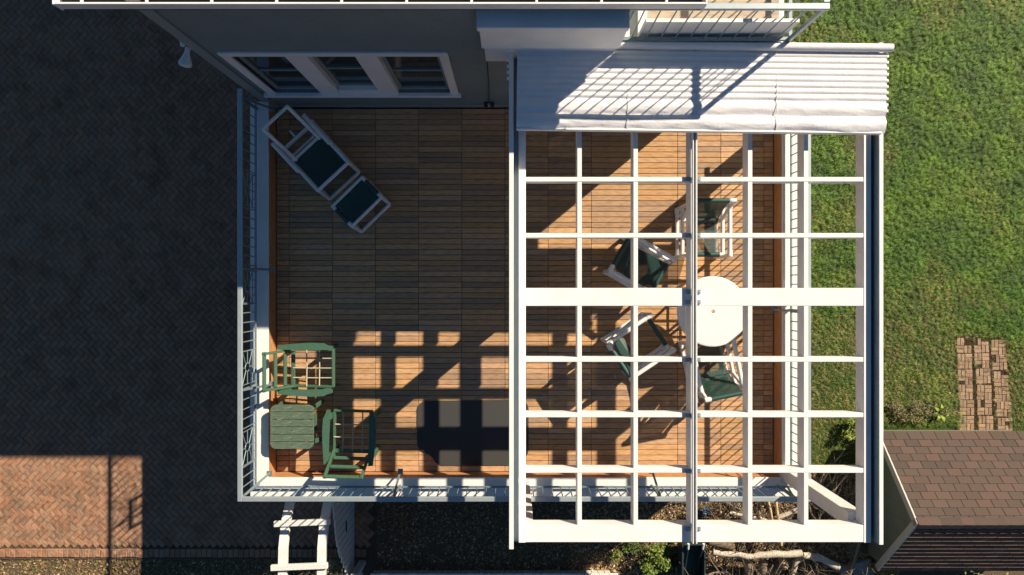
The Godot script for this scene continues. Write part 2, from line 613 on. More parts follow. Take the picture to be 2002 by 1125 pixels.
func driveway() -> void:
	var d := structure("brick_driveway")
	span(d, "sand_bed", Vector3(-13, GROUND - 0.06, -9), Vector3(-2.40, GROUND - 0.012, 4.72), M.joint, 0.0)
	var L := 0.18
	var W := 0.09
	var rot := Basis(Vector3.UP, PI / 4)
	var bm := box_mesh(Vector3(L - 0.006, 0.05, W - 0.006), 0.005)
	var bricks := []
	for i in range(-125, 125):
		for j in range(-125, 125):
			var k := posmod(i - j, 4)
			if k != 0 and k != 3:
				continue
			var hor := k == 0
			var p := rot * Vector3((i + (1.0 if hor else 0.5)) * W, 0, (j + (0.5 if hor else 1.0)) * W) + Vector3(-6, 0, 0)
			if p.x < -10.6 or p.x > -2.45 or p.z < -6.2 or p.z > 4.50:
				continue
			if p.x > -3.3 and p.z < 2.7:
				continue
			bricks.append([p, (0.0 if hor else PI / 2) + PI / 4])
	# the nearest to the sunlit corner are single bricks
	bricks.sort_custom(func(a, b): return Vector2(a[0].x + 7.3, (a[0].z - 3.75) * 1.15).length() < Vector2(b[0].x + 7.3, (b[0].z - 3.75) * 1.15).length())
	var st := new_st()
	for i in bricks.size():
		var p: Vector3 = bricks[i][0] + Vector3(0, GROUND - 0.012 + rf(-0.003, 0.003), 0)
		var b := Basis(Vector3.UP, bricks[i][1] + rf(-0.012, 0.012)) * Basis(Vector3.RIGHT, rf(-0.012, 0.012)) * Basis(Vector3.BACK, rf(-0.008, 0.008))
		var tone := rng.randi() % 8
		if i < 300:
			put(d, "brick", bm, M.brick[tone], Transform3D(b, p))
		else:
			st.set_color(M.brick_tone[tone])
			st_box(st, Vector3(L - 0.006, 0.05, W - 0.006), Transform3D(b, p), 0.004 if p.z > 0.0 else 0.0)
	var o := put(d, "brick_field", st.commit(), M.brick_mix)
	o.set_meta("kind", "stuff")
	# soldier course along the flower bed
	var x := -10.4
	var sm := box_mesh(Vector3(W - 0.006, 0.06, L * 0.78), 0.006)
	while x < -2.5:
		put(d, "edging_brick", sm, M.brick[rng.randi() % 8], Transform3D(Basis(Vector3.UP, rf(-0.02, 0.02)), Vector3(x, GROUND - 0.012 + rf(-0.003, 0.004), 4.605 + rf(-0.008, 0.008))))
		x += W + rf(0.0, 0.004)

# ------------------------------------------------------------------ terrace
func terrace() -> void:
	var t := thing("terrace", "raised terrace block with white parapet and timber lined inside", "terrace", Vector3(0, GROUND, 0))
	var y0 := -GROUND
	span(t, "base_wall", Vector3(-3.49, 0.0, -2.50), Vector3(3.88, y0 - 0.10, 2.79), M.stucco, 0.0)
	# parapet walls
	span(t, "parapet", Vector3(-3.49, y0 - 0.10, -2.50), Vector3(-3.30, y0 + 0.30, 2.79), M.cap, 0.0)
	span(t, "parapet", Vector3(3.66, y0 - 0.10, -2.50), Vector3(3.88, y0 + 0.30, 2.79), M.cap, 0.0)
	span(t, "parapet", Vector3(-3.30, y0 - 0.10, 2.58), Vector3(3.66, y0 + 0.30, 2.79), M.cap, 0.0)
	# caps, mitred by butting
	span(t, "coping", Vector3(-3.52, y0 + 0.30, -2.50), Vector3(-3.275, y0 + 0.33, 2.82), M.cap, 0.005)
	span(t, "coping", Vector3(3.635, y0 + 0.30, -2.50), Vector3(3.91, y0 + 0.33, 2.82), M.cap, 0.005)
	span(t, "coping", Vector3(-3.275, y0 + 0.30, 2.555), Vector3(3.635, y0 + 0.328, 2.82), M.cap, 0.005)
	# timber lining: three boards a side
	for k in 3:
		var ya := y0 + 0.004 + k * 0.099
		var yb := ya + 0.095
		span(t, "lining_board", Vector3(-3.30, ya, -2.48), Vector3(-3.283, yb, 2.575), M.lining, 0.003)
		span(t, "lining_board", Vector3(3.643, ya, -2.48), Vector3(3.66, yb, 2.575), M.lining, 0.003)
		span(t, "lining_board", Vector3(-3.28, ya, 2.563), Vector3(3.64, yb, 2.58), M.lining, 0.003)
	# floor boards
	var d := structure("terrace_deck")
	span(d, "deck_base", Vector3(-3.29, -0.09, -2.49), Vector3(3.65, -0.030, 2.57), M.joist, 0.0)
	var edges := [-3.28]
	var e := -3.103
	while e < 3.6:
		edges.append(e)
		e += 0.601
	edges.append(3.638)
	var pitch := 0.0754
	var st := new_st()
	var single := 0
	for c in range(edges.size() - 1):
		var wdt: float = edges[c + 1] - edges[c] - 0.005
		if wdt < 0.02:
			continue
		var cx: float = (edges[c] + edges[c + 1]) * 0.5
		var tile := 0
		for r in 67:
			var z := -2.49 + pitch * (r + 0.5)
			if r % 8 == 0:
				tile = rng.randi() % 10
			var tone := tile if rng.randf() < 0.3 else rng.randi() % 10
			var p := Vector3(cx, -0.012 + rf(-0.0012, 0.0012), z)
			var sz := Vector3(wdt, 0.024, pitch - 0.006)
			if c >= 1 and c <= 5 and r >= 4 and r < 64:
				put(d, "deck_board", box_mesh(sz, 0.003), M.deck[tone], Transform3D(Basis.IDENTITY, p))
				single += 1
			else:
				st.set_color(M.deck_tone[tone])
				st_box(st, sz, Transform3D(Basis.IDENTITY, p), 0.003)
	var o := put(d, "deck_boards", st.commit(), M.deck_mix)
	o.set_meta("kind", "stuff")

# ------------------------------------------------------------------ house
func window_unit(h: Node3D, x0: float, x1: float, y0: float, y1: float, zf: float, bars: int) -> void:
	var w := Node3D.new()
	w.name = "window"
	h.add_child(w, true)
	var zi := zf - 0.09
	for s in [[x0, x0 + 0.045], [x1 - 0.045, x1]]:
		span(w, "frame", Vector3(s[0], y0 + 0.045, zi), Vector3(s[1], y1 - 0.045, zi + 0.05), M.trim, 0.004)
	span(w, "frame", Vector3(x0, y0, zi), Vector3(x1, y0 + 0.045, zi + 0.05), M.trim, 0.004)
	span(w, "frame", Vector3(x0, y1 - 0.045, zi), Vector3(x1, y1, zi + 0.05), M.trim, 0.004)
	for k in bars:
		var yy := lerpf(y0, y1, (k + 1.0) / (bars + 1.0))
		span(w, "glazing_bar", Vector3(x0 + 0.045, yy - 0.014, zi + 0.005), Vector3(x1 - 0.045, yy + 0.014, zi + 0.04), M.trim, 0.003)
	span(w, "pane", Vector3(x0 + 0.03, y0 + 0.03, zi + 0.014), Vector3(x1 - 0.03, y1 - 0.03, zi + 0.02), M.glass, 0.0)

func house() -> void:
	var h := thing("house", "grey rendered house with triple white window facing the terrace", "house", Vector3(0, GROUND, -2.52))
	var g := Node3D.new()
	g.name = "walls"
	h.add_child(g)
	g.position = Vector3(0, -GROUND, 2.52)
	var zf := -2.52
	var zb := -2.72
	# south wall of the lower storey around window and door
	span(g, "wall", Vector3(-3.35, GROUND, zb), Vector3(-3.13, 2.45, zf), M.stucco, 0.0)
	span(g, "wall", Vector3(-3.13, GROUND, zb), Vector3(-0.69, 0.68, zf), M.stucco, 0.0)
	span(g, "wall", Vector3(-3.13, 2.21, zb), Vector3(-0.69, 2.45, zf), M.stucco, 0.0)
	span(g, "wall", Vector3(-0.69, GROUND, zb), Vector3(0.75, 2.45, zf), M.stucco, 0.0)
	span(g, "wall", Vector3(0.75, 2.12, zb), Vector3(2.15, 2.25, zf), M.stucco, 0.0)
	span(g, "wall", Vector3(0.75, GROUND, zb), Vector3(2.15, 0.02, zf), M.stucco, 0.0)
	span(g, "wall", Vector3(2.15, GROUND, zb), Vector3(2.53, 2.25, zf), M.stucco, 0.0)
	# east wall with a small window
	span(g, "wall", Vector3(2.33, GROUND, -3.30), Vector3(2.53, 2.25, zb), M.stucco, 0.0)
	span(g, "wall", Vector3(2.33, GROUND, -3.70), Vector3(2.53, 0.75, -3.30), M.stucco, 0.0)
	span(g, "wall", Vector3(2.33, 1.83, -3.70), Vector3(2.53, 2.25, -3.30), M.stucco, 0.0)
	span(g, "wall", Vector3(2.33, GROUND, -14.0), Vector3(2.53, 2.25, -3.70), M.stucco, 0.0)
	span(g, "wall", Vector3(-3.35, GROUND, -14.0), Vector3(-3.15, 2.45, zb), M.stucco, 0.0)
	span(g, "wall", Vector3(-3.15, GROUND, -14.0), Vector3(2.33, 2.25, -13.8), M.stucco, 0.0)
	# upper storey
	span(g, "upper_wall", Vector3(-3.35, 2.45, zb), Vector3(1.07, 3.58, zf), M.stucco, 0.0)
	span(g, "upper_wall", Vector3(0.87, 2.45, -14.0), Vector3(1.07, 3.58, zb), M.stucco, 0.0)
	span(g, "upper_wall", Vector3(-3.35, 2.45, -14.0), Vector3(-3.15, 3.58, zb), M.stucco, 0.0)
	span(g, "upper_wall", Vector3(-3.15, 2.45, -14.0), Vector3(0.87, 3.58, -13.8), M.stucco, 0.0)
	span(g, "corner_board", Vector3(-3.37, GROUND, zf), Vector3(-3.245, 3.58, zf + 0.022), M.trim, 0.004)
	span(g, "plinth_board", Vector3(-3.24, 0.0, zf), Vector3(0.7, 0.10, zf + 0.012), M.trim, 0.003)
	span(g, "indoor_floor", Vector3(-3.15, -0.2, -13.8), Vector3(2.33, -0.02, zb), M.interior, 0.0)
	span(g, "indoor_ceiling", Vector3(-3.15, 2.26, -13.8), Vector3(0.87, 2.44, zb), M.interior, 0.0)
	# triple window surround
	var win := Node3D.new()
	win.name = "triple_window"
	h.add_child(win)
	win.position = g.position
	span(win, "head_casing", Vector3(-3.15, 2.13, zf), Vector3(-0.69, 2.23, zf + 0.028), M.white, 0.004)
	span(win, "sill", Vector3(-3.21, 0.63, zf), Vector3(-0.66, 0.69, zf + 0.055), M.white, 0.006)
	span(win, "side_casing", Vector3(-3.15, 0.69, zf), Vector3(-3.05, 2.13, zf + 0.025), M.white, 0.004)
	span(win, "side_casing", Vector3(-0.79, 0.69, zf), Vector3(-0.69, 2.13, zf + 0.025), M.white, 0.004)
	span(win, "mullion", Vector3(-2.46, 0.69, zf - 0.1), Vector3(-2.22, 2.13, zf + 0.025), M.white, 0.004)
	span(win, "mullion", Vector3(-1.70, 0.69, zf - 0.1), Vector3(-1.46, 2.13, zf + 0.025), M.white, 0.004)
	span(win, "apron", Vector3(-2.215, 0.69, zf - 0.1), Vector3(-1.705, 0.84, zf + 0.018), M.white, 0.004)
	var hw := Node3D.new()
	hw.name = "sashes"
	h.add_child(hw)
	hw.position = g.position
	window_unit(hw, -3.05, -2.46, 0.69, 2.13, zf, 1)
	window_unit(hw, -2.22, -1.70, 0.84, 2.13, zf, 1)
	window_unit(hw, -1.46, -0.79, 0.69, 2.13, zf, 1)
	# glazed door under the awning and the little east window
	var gd := Node3D.new()
	gd.name = "terrace_door"
	h.add_child(gd)
	gd.position = g.position
	for xx in [0.75, 1.42, 2.09]:
		span(gd, "stile", Vector3(xx, 0.02, -2.66), Vector3(xx + 0.06, 2.12, -2.60), M.white, 0.004)
	span(gd, "rail", Vector3(0.81, 0.02, -2.655), Vector3(2.09, 0.10, -2.605), M.white, 0.004)
	span(gd, "pane", Vector3(0.80, 0.09, -2.635), Vector3(2.10, 2.12, -2.629), M.glass, 0.0)
	span(gd, "side_pane", Vector3(2.42, 0.75, -3.70), Vector3(2.426, 1.83, -3.30), M.glass, 0.0)
	# box cornice over the door
	var bxn := Node3D.new()
	bxn.name = "bay_box"
	h.add_child(bxn)
	bxn.position = g.position
	span(bxn, "fascia", Vector3(-0.30, 2.76, zf), Vector3(1.06, 3.27, -2.36), M.white, 0.006)
	span(bxn, "crown_board", Vector3(-0.32, 3.273, zf), Vector3(1.06, 3.36, -2.335), M.white, 0.006)
	span(bxn, "soffit_box", Vector3(-0.28, 2.20, zf), Vector3(1.06, 2.757, -2.42), M.white, 0.006)
	# balcony floor over the lower storey
	var bal := Node3D.new()
	bal.name = "balcony"
	h.add_child(bal)
	bal.position = g.position
	span(bal, "slab", Vector3(1.07, 2.25, -14.0), Vector3(2.84, 2.38, -2.50), M.white, 0.004)
	for r in 14:
		span(bal, "floor_board", Vector3(1.40, 2.383, -2.74 - (r + 1) * 0.145), Vector3(2.78, 2.405, -2.74 - r * 0.145 - 0.004), M.tile, 0.003)
	span(bal, "edge_trim", Vector3(1.30, 2.383, -4.8), Vector3(1.395, 2.45, -2.63), M.white, 0.004)
	span(bal, "kick_panel", Vector3(1.30, 2.39, -2.62), Vector3(2.80, 2.86, -2.58), M.white, 0.004)
	span(bal, "edge_gutter", Vector3(1.10, 2.383, -2.575), Vector3(2.80, 2.40, -2.51), M.trim, 0.004)
	# eaves, gutter and roof
	var rf_ := Node3D.new()
	rf_.name = "roof"
	h.add_child(rf_)
	rf_.position = g.position
	var st := new_st()
	var a := Vector3(-3.92, 3.62, -2.56)
	var b := Vector3(1.64, 3.62, -2.56)
	var c := Vector3(1.64, 3.62, -14.6)
	var dd := Vector3(-3.92, 3.62, -14.6)
	var r0 := Vector3(-1.14, 4.55, -5.4)
	var r1 := Vector3(-1.14, 4.55, -11.8)
	quad(st, a, b, r0, r0, Vector3.UP)
	quad(st, b, c, r1, r0, Vector3.UP)
	quad(st, c, dd, r1, r1, Vector3.UP)
	quad(st, dd, a, r0, r1, Vector3.UP)
	put(rf_, "roof_covering", st.commit(), M.roof)
	span(rf_, "soffit", Vector3(-3.92, 3.56, -14.6), Vector3(1.64, 3.61, -2.575), M.trim, 0.0)
	var gut := Node3D.new()
	gut.name = "gutter"
	h.add_child(gut)
	gut.position = g.position
	span(gut, "lip", Vector3(-3.94, 3.53, -2.455), Vector3(1.665, 3.635, -2.435), M.white, 0.004)
	span(gut, "gutter_floor", Vector3(-3.93, 3.50, -2.56), Vector3(1.66, 3.53, -2.44), M.drum, 0.002)
	span(gut, "fascia_board", Vector3(-3.93, 3.53, -2.572), Vector3(1.66, 3.63, -2.56), M.white, 0.002)
	span(gut, "end_cap", Vector3(-3.955, 3.50, -2.572), Vector3(-3.94, 3.635, -2.435), M.white, 0.002)
	span(gut, "end_cap", Vector3(1.665, 3.50, -2.572), Vector3(1.68, 3.635, -2.435), M.white, 0.002)
	var x := -3.72
	while x < 1.6:
		span(gut, "bracket", Vector3(x, 3.61, -2.559), Vector3(x + 0.022, 3.628, -2.456), M.white, 0.002)
		x += 0.56
	# balcony railing
	var br := thing("balcony_railing", "grey metal balcony railing above the white awning", "railing", Vector3(1.06, 2.40, -2.53))
	var y1 := 0.95
	var z1 := 0.0
	span(br, "top_rail", Vector3(0, y1 - 0.02, -0.03), Vector3(1.80, y1 + 0.02, 0.03), M.metal, 0.006)
	span(br, "top_rail", Vector3(1.74, y1 - 0.02, -2.4), Vector3(1.80, y1 + 0.02, -0.033), M.metal, 0.006)
	span(br, "bottom_rail", Vector3(0.0, 0.14, -0.02), Vector3(1.78, 0.17, 0.02), M.steel, 0.004)
	span(br, "bottom_rail", Vector3(1.75, 0.14, -2.4), Vector3(1.79, 0.17, -0.023), M.steel, 0.004)
	for xx in [0.0, 1.75]:
		span(br, "post", Vector3(xx, -0.02, -0.02), Vector3(xx + 0.04, y1 - 0.02, 0.02), M.steel, 0.004)
	for i in 11:
		var xx2 := 0.15 + i * 0.148
		tube(br, "picket", [Vector3(xx2, 0.155, 0), Vector3(xx2, y1 - 0.01, 0)], 0.007, M.steel, 6)
	for i in 15:
		var zz := -0.15 - i * 0.15
		tube(br, "picket", [Vector3(1.77, 0.155, zz), Vector3(1.77, y1 - 0.01, zz)], 0.007, M.steel, 6)
	bar(br, "side_brace", Vector3(0.02, 0.16, 0.0), Vector3(0.22, 0.92, -0.3), 0.03, 0.02, M.steel)
	# floodlight with two bulbs
	var fl := thing("floodlight", "white twin spot lamps on the dark house corner", "lamp", Vector3(-3.37, 2.18, -2.60))
	put(fl, "mounting_plate", lathe_mesh([Vector2(0, 0.0), Vector2(0.055, 0.0), Vector2(0.05, 0.03), Vector2(0, 0.035)], 16), M.white, Transform3D(Basis(Vector3.BACK, PI / 2), Vector3(0.015, 0, 0)))
	tube(fl, "arm", [Vector3(-0.015, 0, 0), Vector3(-0.08, 0.0, 0.03), Vector3(-0.10, 0.0, 0.06)], 0.014, M.white, 8)
	var bulb := lathe_mesh([Vector2(0, -0.11), Vector2(0.025, -0.11), Vector2(0.027, -0.05), Vector2(0.045, 0.0), Vector2(0.066, 0.05), Vector2(0.07, 0.07), Vector2(0.06, 0.09), Vector2(0.03, 0.10), Vector2(0, 0.102)], 20)
	put(fl, "bulb", bulb, M.pvc, Transform3D(Basis(Vector3(1, 0.0, 0.35).normalized(), 1.9), Vector3(-0.13, -0.01, 0.13)))
	put(fl, "bulb", bulb, M.pvc, Transform3D(Basis(Vector3(1, 0.0, -0.3).normalized(), -2.2), Vector3(-0.17, -0.02, -0.07)))
	# awning crank rod hanging down the wall
	var cr := thing("awning_crank", "thin crank rod hanging down the grey wall beside awning", "crank", Vector3(-0.27, 0.0, -2.47))
	tube(cr, "rod", [Vector3(0.0, 2.2, 0.02), Vector3(-0.01, 1.2, 0.01), Vector3(-0.04, 0.34, 0.01)], 0.008, M.dark_metal, 6)
	bx(cr, "wall_bracket", Vector3(-0.04, 0.24, -0.005), Vector3(0.14, 0.05, 0.07), M.dark_metal, 0.006)
	bx(cr, "clip", Vector3(-0.04, 0.30, 0.01), Vector3(0.03, 0.10, 0.03), M.metal, 0.004)

# ------------------------------------------------------------------ railing
func picket_run(r: Node3D, a: Vector3, b: Vector3, bursts: Array) -> void:
	var d := (b - a)
	var L := d.length()
	d = d / L
	var n := int(L / 0.122)
	for i in range(1, n):
		var t := i * L / n
		var skip := false
		for s in bursts:
			if absf(t - s) < 0.20:
				skip = true
		if skip:
			continue
		var p := a + d * t
		tube(r, "picket", [p + Vector3(0, 0.41, 0), p + Vector3(0, 0.915, 0)], 0.008, M.steel, 6)
	for s in bursts:
		var c: Vector3 = a + d * s + Vector3(0, 0.68, 0)
		var o := Node3D.new()
		o.name = "sunburst"
		o.position = c
		r.add_child(o, true)
		var ring := []
		for k in 17:
			var an := TAU * k / 16.0
			ring.append(d * cos(an) * 0.055 + Vector3.UP * sin(an) * 0.075)
		tube(o, "ring", ring, 0.008, M.steel, 6)
		for sg in [-1.0, 1.0]:
			for v in [-1.0, 1.0]:
				tube(o, "ray", [d * sg * 0.04 + Vector3.UP * v * 0.055, d * sg * 0.21 + Vector3.UP * v * 0.165], 0.0065, M.steel, 6)
			tube(o, "ray", [d * sg * 0.055, d * sg * 0.21], 0.0065, M.steel, 6)
			tube(o, "upright", [d * sg * 0.215 + Vector3.UP * -0.27, d * sg * 0.215 + Vector3.UP * 0.235], 0.0065, M.steel, 6)
		for v in [-1.0, 1.0]:
			tube(o, "ray", [Vector3.UP * v * 0.075, Vector3.UP * v * 0.165], 0.0065, M.steel, 6)
			tube(o, "cross_bar", [d * -0.215 + Vector3.UP * v * 0.17, d * 0.215 + Vector3.UP * v * 0.17], 0.0065, M.steel, 6)
		for k in [-0.1, 0.0, 0.1]:
			tube(o, "short_picket", [d * k + Vector3.UP * -0.27, d * k + Vector3.UP * -0.17], 0.0065, M.steel, 6)

func stay(r: Node3D, p: Vector3, inward: Vector3) -> void:
	bar(r, "post", p + Vector3(0, 0.33, 0), p + Vector3(0, 0.91, 0), 0.03, 0.022, M.steel)
	bar(r, "brace", p + Vector3(0, 0.86, 0) + inward * 0.01, p + inward * 0.20 + Vector3(0, 0.345, 0), 0.028, 0.014, M.steel)
	bx(r, "foot_plate", p + inward * 0.19 + Vector3(0, 0.334, 0), Vector3(0.07, 0.008, 0.07), M.steel, 0.002)

func railing() -> void:
	var r := thing("terrace_railing", "grey metal railing with sunburst panels around the terrace", "railing", Vector3.ZERO)
	var xw := -3.42
	var xe := 3.725
	var zs := 2.66
	var zn := -2.50
	span(r, "top_rail", Vector3(xw - 0.032, 0.905, zn), Vector3(xw + 0.032, 0.935, zs + 0.032), M.metal, 0.007)
	span(r, "top_rail", Vector3(xe - 0.032, 0.905, zn), Vector3(xe + 0.032, 0.935, zs + 0.032), M.metal, 0.007)
	span(r, "top_rail", Vector3(xw + 0.034, 0.905, zs - 0.032), Vector3(xe - 0.034, 0.935, zs + 0.032), M.metal, 0.007)
	span(r, "bottom_rail", Vector3(xw - 0.012, 0.385, zn), Vector3(xw + 0.012, 0.41, zs + 0.012), M.steel, 0.003)
	span(r, "bottom_rail", Vector3(xe - 0.012, 0.385, zn), Vector3(xe + 0.012, 0.41, zs + 0.012), M.steel, 0.003)
	span(r, "bottom_rail", Vector3(xw + 0.014, 0.385, zs - 0.012), Vector3(xe - 0.014, 0.41, zs + 0.012), M.steel, 0.003)
	picket_run(r, Vector3(xw, 0, zn), Vector3(xw, 0, zs), [1.23, 2.50, 3.53, 4.56])
	picket_run(r, Vector3(xe, 0, zn), Vector3(xe, 0, zs), [])
	picket_run(r, Vector3(xw, 0, zs), Vector3(xe, 0, zs), [])
	stay(r, Vector3(xw, 0, -0.24), Vector3.RIGHT)
	stay(r, Vector3(xw, 0, 1.30), Vector3.RIGHT)
	stay(r, Vector3(xw + 0.03, 0, zs - 0.03), Vector3(0.7, 0, -0.7))
	stay(r, Vector3(-1.50, 0, zs), Vector3.FORWARD)
	stay(r, Vector3(1.88, 0, zs), Vector3.FORWARD)
	stay(r, Vector3(xe - 0.16, 0, zs), Vector3.FORWARD)
	stay(r, Vector3(xe, 0, 0.3), Vector3.LEFT)
	stay(r, Vector3(xw, 0, -2.40), Vector3.RIGHT)

# ------------------------------------------------------------------ pergola
func pergola() -> void:
	var p := thing("pergola", "white timber grid pergola over the right half of terrace", "pergola", Vector3(0, 0, 0))
	var yt := 2.31
	var dp := 0.17
	# posts
	for q in [Vector3(0.22, 0, 0.10), Vector3(3.70, 0.33, 0.10), Vector3(3.70, 0.33, 2.50), Vector3(3.70, 0.33, -2.22), Vector3(0.15, 0.33, 2.67)]:
		var s := 0.17
		span(p, "post", Vector3(q.x - s / 2, q.y, q.z - s / 2), Vector3(q.x + s / 2, yt - dp, q.z + s / 2), M.white, 0.006)
	# cross beams (east-west), butted between the side beams
	var rows := [[-1.74, 0.05], [-1.14, 0.05], [-0.549, 0.05], [0.10, 0.19], [0.76, 0.05], [1.345, 0.05], [1.930, 0.05], [2.595, 0.18]]
	for rr in rows:
		var z: float = rr[0]
		var w: float = rr[1]
		span(p, "cross_beam", Vector3(0.145, yt - (0.14 if w < 0.1 else dp), z - w / 2), Vector3(3.705, yt, z + w / 2), M.white, 0.004)
	span(p, "cross_beam", Vector3(0.145, yt - dp, -2.49), Vector3(3.705, yt, -2.38), M.white, 0.004)
	# rafters (north-south) between cross beams
	var cols := [0.711, 1.303, 1.90, 2.51, 3.10]
	for cx in cols:
		var prev := -2.38
		for rr in rows:
			var z0: float = rr[0] - rr[1] / 2
			span(p, "rafter", Vector3(cx - 0.024, yt - dp, prev), Vector3(cx + 0.024, yt - 0.003, z0), M.white, 0.003)
			prev = rr[0] + rr[1] / 2
	# side beams
	span(p, "side_beam", Vector3(0.07, yt - dp, -2.49), Vector3(0.145, yt + 0.003, 2.69), M.white, 0.004)
	span(p, "side_beam", Vector3(3.705, yt - dp, -2.49), Vector3(3.785, yt + 0.003, 2.69), M.white, 0.004)
	# awning tracks
	for s in [[-0.03, 0.02, 0.066], [3.813, 3.768, 3.768]]:
		var tr := Node3D.new()
		tr.name = "track"
		p.add_child(tr, true)
		if s[0] < 1:
			span(tr, "outer_lip", Vector3(-0.032, 2.24, -2.55), Vector3(0.016, 2.47, 2.70), M.white, 0.004)
			span(tr, "channel", Vector3(0.0165, 2.24, -2.55), Vector3(0.066, 2.26, 2.695), M.steel, 0.002)
		else:
			span(tr, "outer_lip", Vector3(3.820, 2.20, -2.55), Vector3(3.866, 2.40, 2.68), M.white, 0.004)
			span(tr, "inner_face", Vector3(3.8135, 2.251, -2.55), Vector3(3.8195, 2.392, 2.675), M.steel, 0.001)
			span(tr, "channel", Vector3(3.786, 2.22, -2.55), Vector3(3.8195, 2.25, 2.675), M.steel, 0.002)
	var mt := Node3D.new()
	mt.name = "centre_track"
	p.add_child(mt)
	span(mt, "web", Vector3(1.893, 2.36, -2.5), Vector3(1.917, 2.372, 2.665), M.steel, 0.002)
	span(mt, "flange", Vector3(1.882, 2.345, -2.5), Vector3(1.893, 2.395, 2.67), M.white, 0.002)
	span(mt, "flange", Vector3(1.917, 2.345, -2.5), Vector3(1.930, 2.395, 2.67), M.white, 0.002)
	for rr in rows:
		for dx in [-1.0, 1.0]:
			var zz: Array = [rr[0]] if rr[1] < 0.1 else [rr[0] - 0.055, rr[0] + 0.055]
			for z in zz:
				if z > 2.62:
					continue
				var cl := bx(p, "clamp", Vector3(1.906 + dx * 0.052, yt + 0.012, z), Vector3(0.05, 0.018, 0.046), M.steel, 0.003)
				var cyl: Mesh = lathe_mesh([Vector2(0, 0.012), Vector2(0.009, 0.012), Vector2(0.009, 0.018), Vector2(0, 0.018)], 8) if not mesh_cache.has("bolt") else mesh_cache["bolt"]
				mesh_cache["bolt"] = cyl
				put(cl, "bolt", cyl, M.metal, Transform3D(Basis.IDENTITY, Vector3(dx * 0.008, -0.003, 0)))
	for z in [-1.14, -0.549, 0.10, 0.76, 1.345, 1.925, 2.5]:
		span(p, "spacer", Vector3(1.893, yt + 0.003, z - 0.02), Vector3(1.917, 2.36, z + 0.02), M.steel, 0.002)

# ------------------------------------------------------------------ awning
func awning() -> void:
	var a := thing("retractable_awning", "white fabric awning gathered in folds against the house", "awning", Vector3(0, 0, -2.10), -0.012)
	# profile along z (local), fabric extruded along x
	var prof := []
	var nz := 120
	for i in nz + 1:
		var t := float(i) / nz
		var z := lerpf(-0.36, 0.46, t)
		var y := 2.485
		if z < 0.14:
			var ph := (z + 0.36) / 0.0625
			y += 0.016 * pow(absf(sin(ph * PI)), 0.9) - 0.004
		elif z < 0.30:
			var q := (z - 0.14) / 0.16
			y += 0.026 * sin(q * PI) - 0.006
		else:
			var q2 := (z - 0.30) / 0.16
			y += 0.034 * sin(q2 * PI) - 0.006 - 0.012 * q2
		prof.append(Vector2(z, y))
	var xs := []
	var nx := 60
	for i in nx + 1:
		xs.append(lerpf(0.05, 3.85, float(i) / nx))
	var n := FastNoiseLite.new()
	n.seed = 8
	n.frequency = 1.1
	var st := new_st()
	var grid := []
	for i in xs.size():
		var colm := []
		for j in prof.size():
			var z2: float = prof[j].x
			var loose := smoothstep(-0.2, 0.42, z2)
			var w := n.get_noise_2d(xs[i] * 1.3, z2 * 3.0)
			var w2 := n.get_noise_2d(xs[i] * 4.0 + 40, z2 * 9.0)
			var pz := z2 + w * 0.012 * loose
			var sag := -0.012 * (1.0 - absf(sin((xs[i] - 1.19) / 1.53 * PI))) * loose
			colm.append(Vector3(xs[i], prof[j].y + (w * 0.012 + w2 * 0.004) * loose + sag, pz))
		grid.append(colm)
	for i in range(xs.size() - 1):
		for j in range(prof.size() - 1):
			var ps := [grid[i][j], grid[i + 1][j], grid[i + 1][j + 1], grid[i][j + 1]]
			var ns := []
			for q in [[i, j], [i + 1, j], [i + 1, j + 1], [i, j + 1]]:
				var i0: int = maxi(q[0] - 1, 0)
				var i1: int = mini(q[0] + 1, xs.size() - 1)
				var j0: int = maxi(q[1] - 1, 0)
				var j1: int = mini(q[1] + 1, prof.size() - 1)
				var nn: Vector3 = ((grid[q[0]][j1] as Vector3) - grid[q[0]][j0]).cross((grid[i1][q[1]] as Vector3) - grid[i0][q[1]])
				ns.append(nn.normalized() if nn.y > 0 else -nn.normalized())
			_qs(st, ps[0], ns[0], ps[1], ns[1], ps[2], ns[2], ps[3], ns[3])
	put(a, "fabric", st.commit(), M.awning)
	for sx in [1.19, 2.72]:
		var pts := []
		for j in range(0, prof.size(), 2):
			pts.append(Vector3(sx, prof[j].y - 0.003, prof[j].x))
		tube(a, "seam", pts, 0.0035, M.seam, 5)
	tube(a, "roller", [Vector3(0.05, 2.51, -0.40), Vector3(3.89, 2.51, -0.40)], 0.042, M.awning, 16)
	span(a, "wall_bar", Vector3(0.05, 2.32, -0.425), Vector3(3.80, 2.50, -0.405), M.white, 0.003)
	span(a, "front_bar", Vector3(0.05, 2.42, 0.445), Vector3(3.82, 2.475, 0.475), M.white, 0.008)
	for k in 10:
		span(a, "carrier", Vector3(3.852, 2.455, -0.34 + k * 0.0625), Vector3(3.875, 2.485, -0.34 + k * 0.0625 + 0.03), M.white, 0.004)
	for k in 4:
		span(a, "carrier", Vector3(-0.055, 2.44, -0.26 + k * 0.0625), Vector3(-0.033, 2.47, -0.26 + k * 0.0625 + 0.03), M.white, 0.004)

